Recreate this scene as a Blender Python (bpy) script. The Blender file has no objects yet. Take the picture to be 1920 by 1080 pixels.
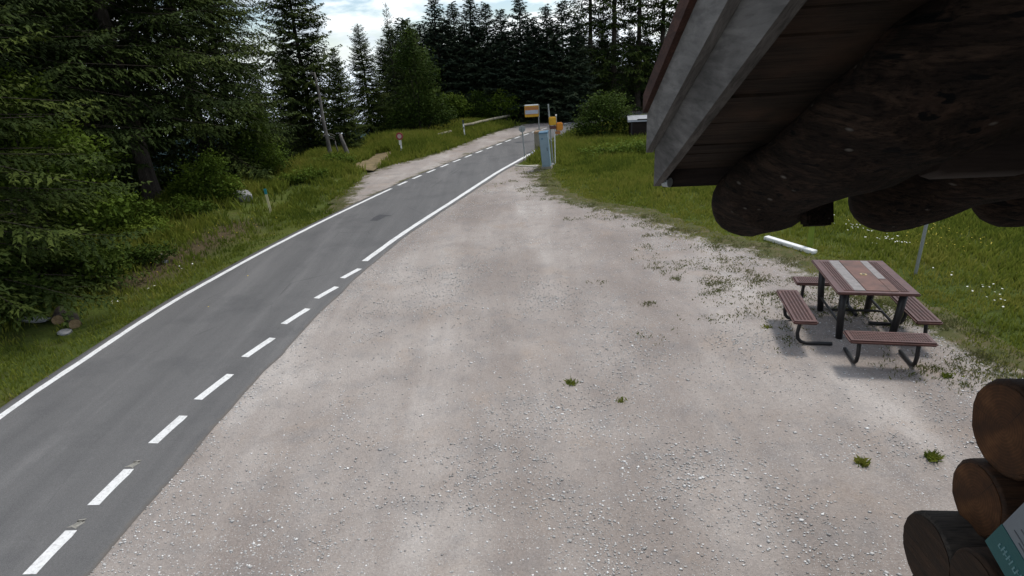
import bpy, bmesh, math, random
import numpy as np
from mathutils import Vector, Matrix

scene = bpy.context.scene
COL = scene.collection
R = math.radians

# ------------------------------------------------------------------ camera
CAM_H, F_PX, Y_H, ROLL = 4.7, 1100.0, 110.0, R(3.4)
PITCH = math.atan((540 - Y_H) / F_PX)
cp, sp = math.cos(PITCH), math.sin(PITCH)
cam = bpy.data.cameras.new('camera'); cam_o = bpy.data.objects.new('camera', cam); COL.objects.link(cam_o)
cam.sensor_width = 36.0; cam.lens = 36.0 * F_PX / 1920.0
cam.clip_start = 0.05; cam.clip_end = 6000
cr, sr = math.cos(ROLL), math.sin(ROLL)
ex, eu, ef = Vector((1, 0, 0)), Vector((0, sp, cp)), Vector((0, cp, -sp))
right = ex * cr - eu * sr
up = ex * sr + eu * cr
m = Matrix((right, up, -ef)).transposed().to_4x4(); m.translation = Vector((0, 0, CAM_H))
cam_o.matrix_world = m
scene.camera = cam_o

# ------------------------------------------------------------------ light
SUN_EL, SUN_AZ = R(60), R(48)          # azimuth clockwise from +Y, sun ahead on the right
world = bpy.data.worlds.new("World"); scene.world = world; world.use_nodes = True
wn, wl = world.node_tree.nodes, world.node_tree.links
wn.clear()
w_out = wn.new('ShaderNodeOutputWorld'); w_bg = wn.new('ShaderNodeBackground')
w_bg.inputs['Strength'].default_value = 0.1
sky = wn.new('ShaderNodeTexSky'); sky.sky_type = 'NISHITA'; sky.sun_disc = False
sky.sun_elevation = SUN_EL; sky.sun_rotation = SUN_AZ; sky.altitude = 1000
tc = wn.new('ShaderNodeTexCoord'); sep = wn.new('ShaderNodeSeparateXYZ')
wl.new(tc.outputs['Generated'], sep.inputs[0])
mp = wn.new('ShaderNodeMapping'); mp.inputs['Scale'].default_value = (1.0, 1.0, 3.2)
mp.inputs['Location'].default_value = (0.35, 0.1, 0.0)
wl.new(tc.outputs['Generated'], mp.inputs[0])
nz = wn.new('ShaderNodeTexNoise'); nz.inputs['Scale'].default_value = 4.2
nz.inputs['Detail'].default_value = 9; nz.inputs['Roughness'].default_value = 0.58
wl.new(mp.outputs[0], nz.inputs['Vector'])
rmp = wn.new('ShaderNodeValToRGB'); rmp.color_ramp.elements[0].position = 0.45; rmp.color_ramp.elements[1].position = 0.56
wl.new(nz.outputs[0], rmp.inputs[0])
nz2 = wn.new('ShaderNodeTexNoise'); nz2.inputs['Scale'].default_value = 5.5; nz2.inputs['Detail'].default_value = 6
wl.new(mp.outputs[0], nz2.inputs['Vector'])
rc = wn.new('ShaderNodeValToRGB')
rc.color_ramp.elements[0].position = 0.40; rc.color_ramp.elements[0].color = (5.6, 6.3, 6.9, 1)
rc.color_ramp.elements[1].position = 0.56; rc.color_ramp.elements[1].color = (11.5, 11.8, 12.0, 1)
wl.new(nz2.outputs[0], rc.inputs[0])
mixc = wn.new('ShaderNodeMixRGB'); wl.new(rmp.outputs[0], mixc.inputs[0]); wl.new(sky.outputs[0], mixc.inputs[1]); wl.new(rc.outputs[0], mixc.inputs[2])
mr = wn.new('ShaderNodeMapRange'); mr.inputs['From Min'].default_value = 0.05; mr.inputs['From Max'].default_value = -0.02
wl.new(sep.outputs['Z'], mr.inputs['Value'])
mixh = wn.new('ShaderNodeMixRGB'); wl.new(mr.outputs[0], mixh.inputs[0]); wl.new(mixc.outputs[0], mixh.inputs[1])
mixh.inputs[2].default_value = (8.6, 9.6, 10.6, 1)      # pale valley mist near and below the skyline
wl.new(mixh.outputs[0], w_bg.inputs['Color']); wl.new(w_bg.outputs[0], w_out.inputs['Surface'])

sun = bpy.data.lights.new('sun', 'SUN'); sun.energy = 2.0; sun.angle = R(11); sun.color = (1.0, 0.95, 0.88)
sun_o = bpy.data.objects.new('sun', sun); COL.objects.link(sun_o)
sd = Vector((math.sin(SUN_AZ) * math.cos(SUN_EL), math.cos(SUN_AZ) * math.cos(SUN_EL), math.sin(SUN_EL)))
sun_o.rotation_euler = (-sd).to_track_quat('-Z', 'Y').to_euler()
scene.view_settings.view_transform = 'Standard'; scene.view_settings.look = 'None'
scene.view_settings.gamma = 1.0; scene.view_settings.exposure = 0.36
scene.cycles.max_bounces = 5; scene.cycles.diffuse_bounces = 3; scene.cycles.transparent_max_bounces = 4

# ------------------------------------------------------------------ helpers
def gp(px, py, z=0.0):
    """ground point that the survey sheet lists at (px, py)"""
    x = (px - 960) / F_PX; y = -(py - 540) / F_PX
    x, y = x * cr + y * sr, -x * sr + y * cr
    d = (x, cp + y * sp, -sp + y * cp)
    t = (CAM_H - z) / -d[2]
    return (d[0] * t, d[1] * t)

def height_to(x, y, py):
    for k in range(1, 400):
        z = k * 0.1
        q = (x, y, z - CAM_H); Fd = q[1] * cp - q[2] * sp; U = q[1] * sp + q[2] * cp
        a, b = q[0] / Fd, U / Fd
        if 540 - F_PX * (a * sr + b * cr) <= py: return z
    return 40

def tag(o, label, cat, group=None, kind=None):
    if label: o['label'] = label
    if cat: o['category'] = cat
    if group: o['group'] = group
    if kind: o['kind'] = kind
    return o

def empty(name, loc, rz=0, label=None, cat=None, group=None):
    o = bpy.data.objects.new(name, None); COL.objects.link(o)
    o.location = loc; o.rotation_euler = (0, 0, rz); o.empty_display_size = 0.2
    return tag(o, label, cat, group)

def link(name, me, mat, parent=None, smooth=False):
    if mat and not me.materials: me.materials.append(mat)
    o = bpy.data.objects.new(name, me); COL.objects.link(o)
    if parent: o.parent = parent
    if smooth:
        me.polygons.foreach_set('use_smooth', [True] * len(me.polygons))
    return o

def np_mesh(name, verts, faces, attr=None):
    """verts (n,3) faces (m,k) numpy, attr: dict name -> per-vertex float"""
    verts = np.asarray(verts, np.float32); faces = np.asarray(faces, np.int32)
    me = bpy.data.meshes.new(name); nf, k = faces.shape
    me.vertices.add(len(verts)); me.vertices.foreach_set('co', verts.ravel())
    me.loops.add(nf * k); me.loops.foreach_set('vertex_index', faces.ravel())
    me.polygons.add(nf); me.polygons.foreach_set('loop_start', np.arange(0, nf * k, k, dtype=np.int32))
    try: me.polygons.foreach_set('loop_total', np.full(nf, k, np.int32))
    except Exception: pass
    me.update(calc_edges=True); me.validate()
    for an, av in (attr or {}).items():
        a = me.attributes.new(an, 'FLOAT', 'POINT'); a.data.foreach_set('value', np.asarray(av, np.float32))
    return me

class MB:
    def __init__(s): s.bm = bmesh.new()
    def box(s, c, size, rot=None, bevel=0.0):
        M = Matrix.Translation(c)
        if rot is not None: M = M @ (rot if isinstance(rot, Matrix) else Matrix.Rotation(rot, 4, 'Z'))
        b2 = bmesh.new(); bmesh.ops.create_cube(b2, size=1.0)
        for v in b2.verts: v.co = Vector((v.co.x * size[0], v.co.y * size[1], v.co.z * size[2]))
        if bevel > 0: bmesh.ops.bevel(b2, geom=b2.edges[:], offset=bevel, segments=2, affect='EDGES')
        for v in b2.verts: v.co = M @ v.co
        me = bpy.data.meshes.new('t'); b2.to_mesh(me); b2.free(); s.bm.from_mesh(me); bpy.data.meshes.remove(me); return s
    def tube(s, pts, rad, seg=10, cap=True, rng=None, wob=0.0):
        pts = [Vector(p) for p in pts]; rads = rad if isinstance(rad, (list, tuple)) else [rad] * len(pts)
        rings = []; ref = None
        for i, p in enumerate(pts):
            d = (pts[min(i + 1, len(pts) - 1)] - pts[max(i - 1, 0)]).normalized()
            if ref is None:
                ref = Vector((0, 0, 1)) if abs(d.z) < 0.9 else Vector((1, 0, 0))
            a = (ref - d * ref.dot(d)).normalized(); b = d.cross(a); ref = a
            ring = []
            for k in range(seg):
                t = 2 * math.pi * k / seg; r = rads[i] * (1 + (rng.uniform(-wob, wob) if rng else 0))
                ring.append(s.bm.verts.new(p + a * math.cos(t) * r + b * math.sin(t) * r))
            rings.append(ring)
        for i in range(len(rings) - 1):
            for k in range(seg):
                s.bm.faces.new((rings[i][k], rings[i][(k + 1) % seg], rings[i + 1][(k + 1) % seg], rings[i + 1][k]))
        if cap:
            s.bm.faces.new(rings[0][::-1]); s.bm.faces.new(rings[-1])
        return s
    def prism(s, pts2, z0, z1):
        lo = [s.bm.verts.new((p[0], p[1], z0)) for p in pts2]; hi = [s.bm.verts.new((p[0], p[1], z1)) for p in pts2]
        n = len(pts2); s.bm.faces.new(hi); s.bm.faces.new(lo[::-1])
        for i in range(n): s.bm.faces.new((lo[i], lo[(i + 1) % n], hi[(i + 1) % n], hi[i]))
        return s
    def quad(s, a, b, c, d):
        s.bm.faces.new([s.bm.verts.new(p) for p in (a, b, c, d)]); return s
    def xf(s, M):
        for v in s.bm.verts: v.co = M @ v.co
        return s
    def build(s, name, mat, parent=None, smooth=False, label=None):
        bmesh.ops.recalc_face_normals(s.bm, faces=s.bm.faces[:])
        me = bpy.data.meshes.new(name); s.bm.to_mesh(me); s.bm.free()
        o = link(name, me, mat, parent)
        if smooth:
            me.polygons.foreach_set('use_smooth', [len(p.vertices) == 4 for p in me.polygons])
        if label: o['label'] = label
        return o

# value noise on the plane, for shaping and scattering
_g = np.random.default_rng(5).random((256, 256))
def vnoise(x, y, s):
    x = np.asarray(x) / s + 1000.3; y = np.asarray(y) / s + 1000.7
    xi = np.floor(x).astype(int); yi = np.floor(y).astype(int); fx = x - xi; fy = y - yi
    fx = fx * fx * (3 - 2 * fx); fy = fy * fy * (3 - 2 * fy)
    g = lambda a, b: _g[a % 256, b % 256]
    return (g(xi, yi) * (1 - fx) + g(xi + 1, yi) * fx) * (1 - fy) + (g(xi, yi + 1) * (1 - fx) + g(xi + 1, yi + 1) * fx) * fy
def fbm(x, y, s): return 0.55 * vnoise(x, y, s) + 0.28 * vnoise(x, y, s / 2.1) + 0.17 * vnoise(x, y, s / 4.3)

def poly_dist(px, py, poly):
    """signed distance (positive inside) of points to polygon"""
    px = np.asarray(px, float); py = np.asarray(py, float)
    d = np.full(px.shape, 1e9); ins = np.zeros(px.shape, bool); n = len(poly)
    for i in range(n):
        x0, y0 = poly[i]; x1, y1 = poly[(i + 1) % n]
        ex_, ey_ = x1 - x0, y1 - y0; L = ex_ * ex_ + ey_ * ey_ + 1e-12
        t = np.clip(((px - x0) * ex_ + (py - y0) * ey_) / L, 0, 1)
        d = np.minimum(d, np.hypot(px - x0 - t * ex_, py - y0 - t * ey_))
        c = ((y0 > py) != (y1 > py)) & (px < (x1 - x0) * (py - y0) / (y1 - y0 + 1e-12) + x0)
        ins ^= c
    return np.where(ins, d, -d)

def smooth_line(pts, step=0.5):
    pts = [np.array(p, float) for p in pts]; out = []
    P = [2 * pts[0] - pts[1]] + pts + [2 * pts[-1] - pts[-2]]
    for i in range(1, len(P) - 2):
        n = max(1, int(np.linalg.norm(P[i + 1] - P[i]) / step))
        for k in range(n):
            t = k / n; a, b, c, d = P[i - 1], P[i], P[i + 1], P[i + 2]
            out.append(0.5 * (2 * b + (c - a) * t + (2 * a - 5 * b + 4 * c - d) * t * t + (3 * b - a - 3 * c + d) * t ** 3))
    out.append(pts[-1]); return np.array(out)

# ------------------------------------------------------------------ materials
class NT:
    def __init__(s, name, rough=0.8, spec=0.3):
        s.m = bpy.data.materials.new(name); s.m.use_nodes = True
        s.n, s.l = s.m.node_tree.nodes, s.m.node_tree.links
        s.b = s.n['Principled BSDF']; s.b.inputs['Roughness'].default_value = rough
        s.b.inputs['Specular IOR Level'].default_value = spec
    def co(s, kind='Object', scale=None):
        if kind == 'Position': o = s.n.new('ShaderNodeNewGeometry').outputs['Position']
        else: o = s.n.new('ShaderNodeTexCoord').outputs[kind]
        if scale:
            mm = s.n.new('ShaderNodeMapping'); mm.inputs['Scale'].default_value = scale; s.l.new(o, mm.inputs[0]); o = mm.outputs[0]
        return o
    def noise(s, co, sc, det=4, rough=0.55, dist=0):
        t = s.n.new('ShaderNodeTexNoise'); t.inputs['Scale'].default_value = sc; t.inputs['Detail'].default_value = det
        t.inputs['Roughness'].default_value = rough; t.inputs['Distortion'].default_value = dist; s.l.new(co, t.inputs['Vector']); return t.outputs[0]
    def voro(s, co, sc, feat='F1', out='Distance'):
        t = s.n.new('ShaderNodeTexVoronoi'); t.inputs['Scale'].default_value = sc; t.feature = feat; s.l.new(co, t.inputs['Vector']); return t.outputs[out]
    def ramp(s, f, stops):
        r = s.n.new('ShaderNodeValToRGB'); e = r.color_ramp.elements
        while len(e) < len(stops): e.new(0.5)
        for i, (p, c) in enumerate(stops):
            e[i].position = p; e[i].color = (*c, 1) if isinstance(c, (tuple, list)) else (c, c, c, 1)
        s.l.new(f, r.inputs[0]); return r.outputs[0]
    def mix(s, f, a, b, mode='MIX'):
        x = s.n.new('ShaderNodeMixRGB'); x.blend_type = mode
        for i, v in enumerate((f, a, b)):
            if isinstance(v, (int, float)): x.inputs[i].default_value = v if i == 0 else (v, v, v, 1)
            elif isinstance(v, tuple): x.inputs[i].default_value = (*v, 1)
            else: s.l.new(v, x.inputs[i])
        return x.outputs[0]
    def math(s, op, a, b=0.0, clamp=False):
        x = s.n.new('ShaderNodeMath'); x.operation = op; x.use_clamp = clamp
        for i, v in enumerate((a, b)):
            if isinstance(v, (int, float)): x.inputs[i].default_value = v
            else: s.l.new(v, x.inputs[i])
        return x.outputs[0]
    def attr(s, name):
        a = s.n.new('ShaderNodeAttribute'); a.attribute_name = name; return a.outputs['Fac']
    def bump(s, h, strength=0.3, dist=0.02):
        b = s.n.new('ShaderNodeBump'); b.inputs['Strength'].default_value = strength; b.inputs['Distance'].default_value = dist
        s.l.new(h, b.inputs['Height']); s.l.new(b.outputs[0], s.b.inputs['Normal'])
    def col(s, c):
        if isinstance(c, tuple): s.b.inputs['Base Color'].default_value = (*c, 1)
        else: s.l.new(c, s.b.inputs['Base Color'])
        return s.m

def plain(name, c, rough=0.6, var=0.25, sc=6.0, metal=0.0, spec=0.4):
    t = NT(name, rough, spec); t.b.inputs['Metallic'].default_value = metal
    n = t.noise(t.co(), sc, 6, 0.65)
    lo = tuple(x * (1 - var) for x in c); hi = tuple(min(1, x * (1 + var)) for x in c)
    t.bump(t.noise(t.co(), sc * 8, 3), 0.12, 0.01)
    return t.col(t.ramp(n, [(0.3, lo), (0.7, hi)]))

def wood(name, c1, c2, scale=(1, 14, 14), rough=0.8, crack=0.5, knots=True, blot=None):
    t = NT(name, rough, 0.2); co = t.co('Object', scale)
    n = t.noise(co, 2.2, 8, 0.65, 0.6); base = t.ramp(n, [(0.3, c1), (0.68, c2)])
    fine = t.noise(co, 9.0, 4, 0.6)
    base = t.mix(crack, base, t.ramp(fine, [(0.38, 0.25), (0.52, 1.0)]), 'MULTIPLY')
    big = t.noise(t.co(), 1.7, 4)
    base = t.mix(0.6, base, t.ramp(big, [(0.35, 0.55), (0.65, 1.25)]), 'MULTIPLY')
    if blot: base = t.mix(t.ramp(t.noise(t.co(), 2.6, 5), [(0.52, 0.0), (0.66, 0.8)]), base, blot)
    if knots:
        k = t.voro(t.co('Object', (scale[0] * 1.2, scale[1] * 0.28, scale[2] * 0.28)), 1.1)
        base = t.mix(t.ramp(k, [(0.04, 0.75), (0.10, 0.0)]), base, tuple(x * 0.35 for x in c1))
    t.bump(fine, 0.35, 0.01)
    return t.col(base)

# gravel, mixing out to soil and thin grass at the lot's rim
def gravel_mat(name, light=1.0):
    t = NT(name, 0.95, 0.15); P = t.co('Position')
    big = t.noise(P, 0.42, 5, 0.6, 0.4)
    mb_ = t.n.new('ShaderNodeMapping'); mb_.inputs['Rotation'].default_value = (0, 0, R(17)); mb_.inputs['Scale'].default_value = (1.0, .16, 1); t.l.new(P, mb_.inputs[0])
    band = t.noise(mb_.outputs[0], 0.55, 5, 0.6, 0.3); big = t.math('ADD', t.math('MULTIPLY', big, 0.45), t.math('MULTIPLY', band, 0.62))
    a = t.ramp(big, [(0.34, (.225, .192, .172)), (0.49, (.292, .254, .230)), (0.60, (.370, .330, .302)), (0.70, (.47, .43, .398))])
    warm = t.noise(P, 0.9, 5, 0.6, 0.6)
    a = t.mix(t.ramp(warm, [(0.55, 0.0), (0.72, 0.45)]), a, (.34, .265, .21))
    a = t.mix(t.ramp(t.noise(P, 2.1, 5, .6), [(0.5, 0.0), (0.7, 0.30)]), a, (.17, .175, .185))
    fine = t.noise(P, 38, 5, 0.75)
    a = t.mix(0.55, a, t.ramp(fine, [(0.3, 0.55), (0.7, 1.35)]), 'MULTIPLY')
    v = t.voro(P, 46, 'F1', 'Distance'); vc = t.voro(P, 46, 'F1', 'Color')
    sel = t.math('GREATER_THAN', vc, 0.58)
    stone = t.math('MULTIPLY', t.ramp(v, [(0.22, 1.0), (0.42, 0.0)]), sel)
    dens = t.ramp(t.noise(P, 1.3, 5, .65), [(0.42, 0.05), (0.62, 0.75)])
    a = t.mix(t.math('MULTIPLY', stone, dens), a, (.56, .55, .53))
    v2 = t.voro(P, 85, 'F1', 'Distance'); a = t.mix(t.ramp(v2, [(0.0, 0.25), (0.2, 0.0)]), a, (.10, .10, .10))
    soil = t.ramp(t.noise(P, 3.0, 6, .7), [(0.3, (.050, .062, .018)), (0.5, (.080, .080, .030)), (0.64, (.12, .098, .055)), (0.76, (.19, .165, .13))])
    e = t.attr('edge')
    nn = t.math('MULTIPLY', t.math('SUBTRACT', t.noise(P, 1.7, 7, .75), 0.5), 3.2)
    f = t.math('ADD', e, nn); f = t.math('MULTIPLY', t.math('ADD', f, 0.15), 2.2, True)
    a = t.mix(f, soil, a)
    if light != 1.0: a = t.mix(1.0, a, light, 'MULTIPLY')
    h = t.math('ADD', t.math('MULTIPLY', fine, 0.6), t.math('MULTIPLY', stone, 0.5)); t.bump(h, 0.55, 0.02)
    return t.col(a)

def asphalt_mat():
    t = NT('asphalt', 0.88, 0.25); P = t.co('Position')
    big = t.noise(t.co('Position', (1.6, .12, 1)), 1.0, 5, .6)
    a = t.ramp(big, [(0.3, (.112, .111, .111)), (0.55, (.138, .136, .135)), (0.75, (.172, .169, .167))])
    a = t.mix(t.ramp(t.noise(P, 0.7, 5, .65), [(0.5, 0.0), (0.75, 0.5)]), a, (.066, .067, .071))
    cr_ = t.voro(t.co('Position', (1, .45, 1)), .55, 'DISTANCE_TO_EDGE'); a = t.mix(t.math('MULTIPLY', t.ramp(cr_, [(0.0, 1.0), (0.006, 0.0)]), t.ramp(t.noise(P, .5, 3), [(.5, 0.0), (.62, .55)])), a, (.05, .05, .052))
    grain = t.noise(P, 130, 3, .8); a = t.mix(0.75, a, t.ramp(grain, [(0.3, 0.5), (0.7, 1.5)]), 'MULTIPLY')
    e = t.attr('edge')   # worn, dusty rim of the carriageway
    f = t.math('ADD', t.math('MULTIPLY', e, 6.0), t.math('MULTIPLY', t.noise(P, 5, 6, .7), 1.4))
    a = t.mix(t.ramp(f, [(0.55, 1.0), (1.0, 0.0)]), a, (.15, .135, .12))
    t.bump(grain, 0.3, 0.008)
    return t.col(a)

def ground_mat():
    t = NT('meadow soil', 0.95, 0.1); P = t.co('Position')
    a = t.ramp(t.noise(P, 0.35, 6, .65, .4), [(0.3, (.055, .080, .018)), (0.5, (.090, .118, .024)), (0.7, (.135, .140, .035))])
    a = t.mix(t.ramp(t.noise(P, 1.6, 6, .7), [(0.52, 0.0), (0.72, 0.55)]), a, (.10, .075, .040))
    a = t.mix(0.7, a, t.ramp(t.noise(P, 22, 5, .8), [(0.3, 0.45), (0.7, 1.4)]), 'MULTIPLY')
    w = t.attr('woods'); a = t.mix(w, a, t.ramp(t.noise(P, 4, 5, .7), [(0.3, (.018, .016, .009)), (0.7, (.045, .038, .020))]))
    a = t.mix(t.attr('bare'), a, t.ramp(t.noise(P, 6, 6, .75), [(0.3, (.045, .040, .020)), (0.7, (.14, .095, .065))]))
    t.bump(t.noise(P, 14, 5, .8), 0.8, 0.08)
    return t.col(a)

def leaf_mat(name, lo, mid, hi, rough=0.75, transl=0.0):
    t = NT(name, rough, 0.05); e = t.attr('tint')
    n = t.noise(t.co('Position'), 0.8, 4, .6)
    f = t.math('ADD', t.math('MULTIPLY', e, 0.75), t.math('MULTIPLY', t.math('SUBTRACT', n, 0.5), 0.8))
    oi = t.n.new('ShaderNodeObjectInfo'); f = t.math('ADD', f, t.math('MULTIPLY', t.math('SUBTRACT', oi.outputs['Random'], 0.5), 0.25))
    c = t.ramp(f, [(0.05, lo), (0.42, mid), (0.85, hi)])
    if transl > 0:
        tb = t.n.new('ShaderNodeBsdfTranslucent'); t.l.new(c, tb.inputs['Color'])
        mx = t.n.new('ShaderNodeMixShader'); mx.inputs[0].default_value = transl
        out = t.n['Material Output']; t.l.new(t.b.outputs[0], mx.inputs[1]); t.l.new(tb.outputs[0], mx.inputs[2]); t.l.new(mx.outputs[0], out.inputs['Surface'])
    return t.col(c)

M = {}
M['gravel'] = gravel_mat('gravel'); M['layby'] = gravel_mat('lay-by gravel', 1.0)
M['asphalt'] = asphalt_mat(); M['ground'] = ground_mat()
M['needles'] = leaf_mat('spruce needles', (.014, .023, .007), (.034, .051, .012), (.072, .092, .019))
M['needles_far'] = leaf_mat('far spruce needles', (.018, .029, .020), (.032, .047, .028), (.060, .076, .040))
M['leaves'] = leaf_mat('broad leaves', (.040, .068, .010), (.092, .140, .018), (.16, .21, .030), 0.6, 0.25)
M['leaves_dark'] = leaf_mat('dark broad leaves', (.024, .044, .009), (.050, .080, .013), (.095, .130, .022), 0.6, 0.2)
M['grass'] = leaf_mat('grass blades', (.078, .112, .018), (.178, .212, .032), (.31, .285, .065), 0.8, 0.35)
M['weeds'] = leaf_mat('dull weeds', (.085, .11, .030), (.135, .15, .052), (.22, .195, .105), 0.85, 0.25)
M['flower'] = plain('white petals', (.75, .75, .68), 0.7, 0.1)
M['yellow_flower'] = plain('yellow petals', (.62, .48, .04), 0.7, 0.15)
M['bark'] = wood('bark', (.035, .028, .022), (.085, .070, .058), (10, 10, 1.4), 0.95, 0.7, False)
M['dead_bark'] = wood('bleached trunk', (.10, .09, .08), (.24, .22, .20), (9, 9, 1.2), 0.95, 0.6, False)
M['paint'] = None
t = NT('road paint', 0.7, 0.3); P = t.co('Position')
a = t.ramp(t.noise(P, 30, 5, .75), [(0.28, (.36, .36, .35)), (0.45, (.72, .72, .71)), (0.7, (.84, .84, .83))])
a = t.mix(t.ramp(t.noise(P, 3.5, 6, .75), [(0.50, 0.0), (0.72, 0.6)]), a, (.36, .36, .35)); M['paint'] = t.col(a)
M['worn_paint'] = plain('worn road paint', (.26, .25, .22), 0.9, 0.5, 25)
t = NT('rock', 0.9, 0.2); n = t.noise(t.co(), 3.2, 7, .7)
t.bump(n, 0.8, 0.06); t.col(t.ramp(n, [(0.3, (.10, .10, .10)), (0.52, (.28, .28, .28)), (0.72, (.46, .45, .44))])); M['rock'] = t.m
M['pebble'] = None
t = NT('pebbles', 0.85, 0.25); e = t.attr('tint')
t.col(t.ramp(e, [(0.0, (.27, .26, .25)), (0.35, (.38, .37, .355)), (0.75, (.58, .57, .555)), (1.0, (.82, .81, .79))])); M['pebble'] = t.m
M['log'] = wood('shade-darkened log', (.024, .017, .013), (.052, .038, .029), (1.2, 12, 12), 0.75, 0.45)  # brown log, its colour deepened to carry the shade under the roof
M['log_v'] = wood('shade-darkened wall log', (.014, .009, .006), (.042, .022, .012), (12, 1.2, 12), 0.7, 0.45)  # brown wall wood, base tone taken down for the shaded cabin corner
M['log_u'] = wood('brown wall log', (.020, .010, .006), (.060, .027, .012), (1.2, 12, 12), 0.65, 0.45)
t = NT('log end rings', 0.75, 0.2); sx_ = t.n.new('ShaderNodeSeparateXYZ'); t.l.new(t.co('Object'), sx_.inputs[0])
nn_ = t.math('MULTIPLY', t.noise(t.co(), 9, 4, .6), .03); rad_ = t.math('SQRT', t.math('ADD', t.math('POWER', sx_.outputs['Y'], 2.0), t.math('POWER', sx_.outputs['Z'], 2.0)))
wv = t.math('SINE', t.math('MULTIPLY', t.math('ADD', rad_, nn_), 420)); a = t.ramp(t.noise(t.co(), 6, 5, .65), [(.3, (.024, .011, .006)), (.52, (.070, .029, .011)), (.75, (.135, .058, .022))])
a = t.mix(.35, a, t.ramp(wv, [(0.0, .45), (1.0, 1.2)]), 'MULTIPLY')
an = t.math('ARCTAN2', sx_.outputs['Y'], sx_.outputs['Z']); cb = t.n.new('ShaderNodeCombineXYZ'); t.l.new(an, cb.inputs[0]); cn = t.noise(cb.outputs[0], 5.5, 2, .5)
a = t.mix(t.ramp(cn, [(.64, 0.0), (.67, .85)]), a, (.012, .007, .005)); M['log_end'] = t.col(a)
M['log_grey'] = wood('weathered wall log', (.025, .022, .019), (.07, .056, .046), (1.2, 12, 12), 0.8, 0.5)
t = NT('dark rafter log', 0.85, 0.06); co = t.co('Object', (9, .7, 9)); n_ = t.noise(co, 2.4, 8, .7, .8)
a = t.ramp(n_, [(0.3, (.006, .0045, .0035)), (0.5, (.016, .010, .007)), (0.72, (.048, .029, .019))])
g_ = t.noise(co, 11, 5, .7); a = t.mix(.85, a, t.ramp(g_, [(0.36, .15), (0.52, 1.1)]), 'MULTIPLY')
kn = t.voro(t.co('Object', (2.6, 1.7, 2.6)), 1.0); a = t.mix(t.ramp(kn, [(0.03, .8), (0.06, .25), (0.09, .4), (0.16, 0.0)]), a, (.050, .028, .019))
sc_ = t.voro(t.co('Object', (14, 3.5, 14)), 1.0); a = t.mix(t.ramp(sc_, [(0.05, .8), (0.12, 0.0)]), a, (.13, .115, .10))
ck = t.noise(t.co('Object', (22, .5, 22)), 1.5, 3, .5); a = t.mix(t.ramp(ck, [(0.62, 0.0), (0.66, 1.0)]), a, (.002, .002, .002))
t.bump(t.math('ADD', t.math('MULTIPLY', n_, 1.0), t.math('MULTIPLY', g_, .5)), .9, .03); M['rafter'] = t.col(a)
M['verge'] = wood('weathered grey board', (.048, .044, .041), (.130, .120, .113), (16, 0.6, 5), 0.85, 0.35, False)
M['verge_top'] = wood('weathered upper board', (.063, .059, .056), (.165, .154, .146), (16, 0.6, 4), 0.85, 0.3, False)
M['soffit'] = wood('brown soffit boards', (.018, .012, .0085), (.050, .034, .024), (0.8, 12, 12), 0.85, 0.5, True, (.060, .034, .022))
M['roofing'] = wood('red brown shingles', (.026, .012, .009), (.062, .027, .019), (10, 2, 10), 0.9, 0.4, False)
M['tbrown'] = plain('brown coated metal', (.088, .038, .032), 0.5, 0.35, 9)
M['trust'] = plain('faded rust brown coating', (.115, .048, .031), 0.55, 0.45, 5)
M['tgrey'] = plain('worn grey coating', (.21, .19, .18), 0.5, 0.25, 12)
M['tblack'] = plain('black steel tube', (.017, .016, .017), 0.45, 0.3, 10)
M['hole'] = plain('dark slots', (.046, .022, .019), 0.9, 0.2)
M['brass'] = plain('dull brass ring', (.40, .30, .14), 0.4, 0.2, 20, 0.6)
M['galv'] = plain('galvanised steel', (.30, .32, .32), 0.5, 0.15, 15, 0.3)
M['cabinet'] = plain('blue grey cabinet paint', (.20, .28, .33), 0.5, 0.15, 4)
M['cabtop'] = plain('dark blue cap', (.08, .17, .25), 0.5, 0.15, 4)
M['beige'] = plain('weathered beige panel', (.24, .22, .17), 0.7, 0.2, 5)
M['tan'] = plain('tan lid', (.32, .22, .13), 0.7, 0.2, 5)
M['yellow'] = plain('sign yellow', (.60, .33, .02), 0.5, 0.12, 6)
M['orange'] = plain('sign orange', (.58, .22, .02), 0.5, 0.12, 6)
M['rorange'] = plain('faded orange', (.42, .17, .05), 0.6, 0.15, 6)
M['maroon'] = plain('maroon panel', (.11, .035, .03), 0.6, 0.2, 6)
M['white'] = plain('white paint', (.78, .78, .76), 0.5, 0.06, 8)
M['offwhite'] = plain('off white plastic', (.62, .60, .50), 0.6, 0.12, 8)
M['lilac'] = plain('pale grey panel', (.42, .44, .50), 0.6, 0.1, 8)
M['red'] = plain('sign red', (.32, .05, .06), 0.5, 0.15, 8)
M['teal'] = plain('teal paint', (.02, .22, .25), 0.5, 0.12, 8)
M['poster_teal'] = plain('teal print', (.004, .070, .072), 0.5, 0.06, 8)
M['paper'] = plain('shade-greyed paper', (.15, .165, .18), .6, .08, 8)  # white paper; the shade it hangs in is put into this grey
M['band_ink'] = plain('pale teal print', (.10, .20, .21), .6, .3, 30)
M['ink'] = plain('grey print', (.085, .09, .10), 0.7, 0.1, 8)
M['cream'] = plain('cream paint', (.62, .55, .33), 0.6, 0.12, 8)
M['navy'] = plain('dark band', (.02, .035, .06), 0.5, 0.2, 8)
M['rail'] = wood('pale rail timber', (.20, .18, .13), (.42, .38, .28), (1, 14, 14), 0.9, 0.4, False)
M['cutwood'] = wood('sawn wood', (.26, .17, .09), (.42, .30, .17), (3, 6, 6), 0.9, 0.4, False)
M['dirt'] = plain('dry earth', (.17, .130, .065), 0.95, 0.4, 2.5)
M['lime'] = plain('yellow green paint', (.16, .22, .02), 0.6, 0.12, 5)
M['brown_box'] = wood('dark brown panel', (.012, .008, .007), (.026, .017, .013), (1, 10, 10), 0.8, 0.3, False)
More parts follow.
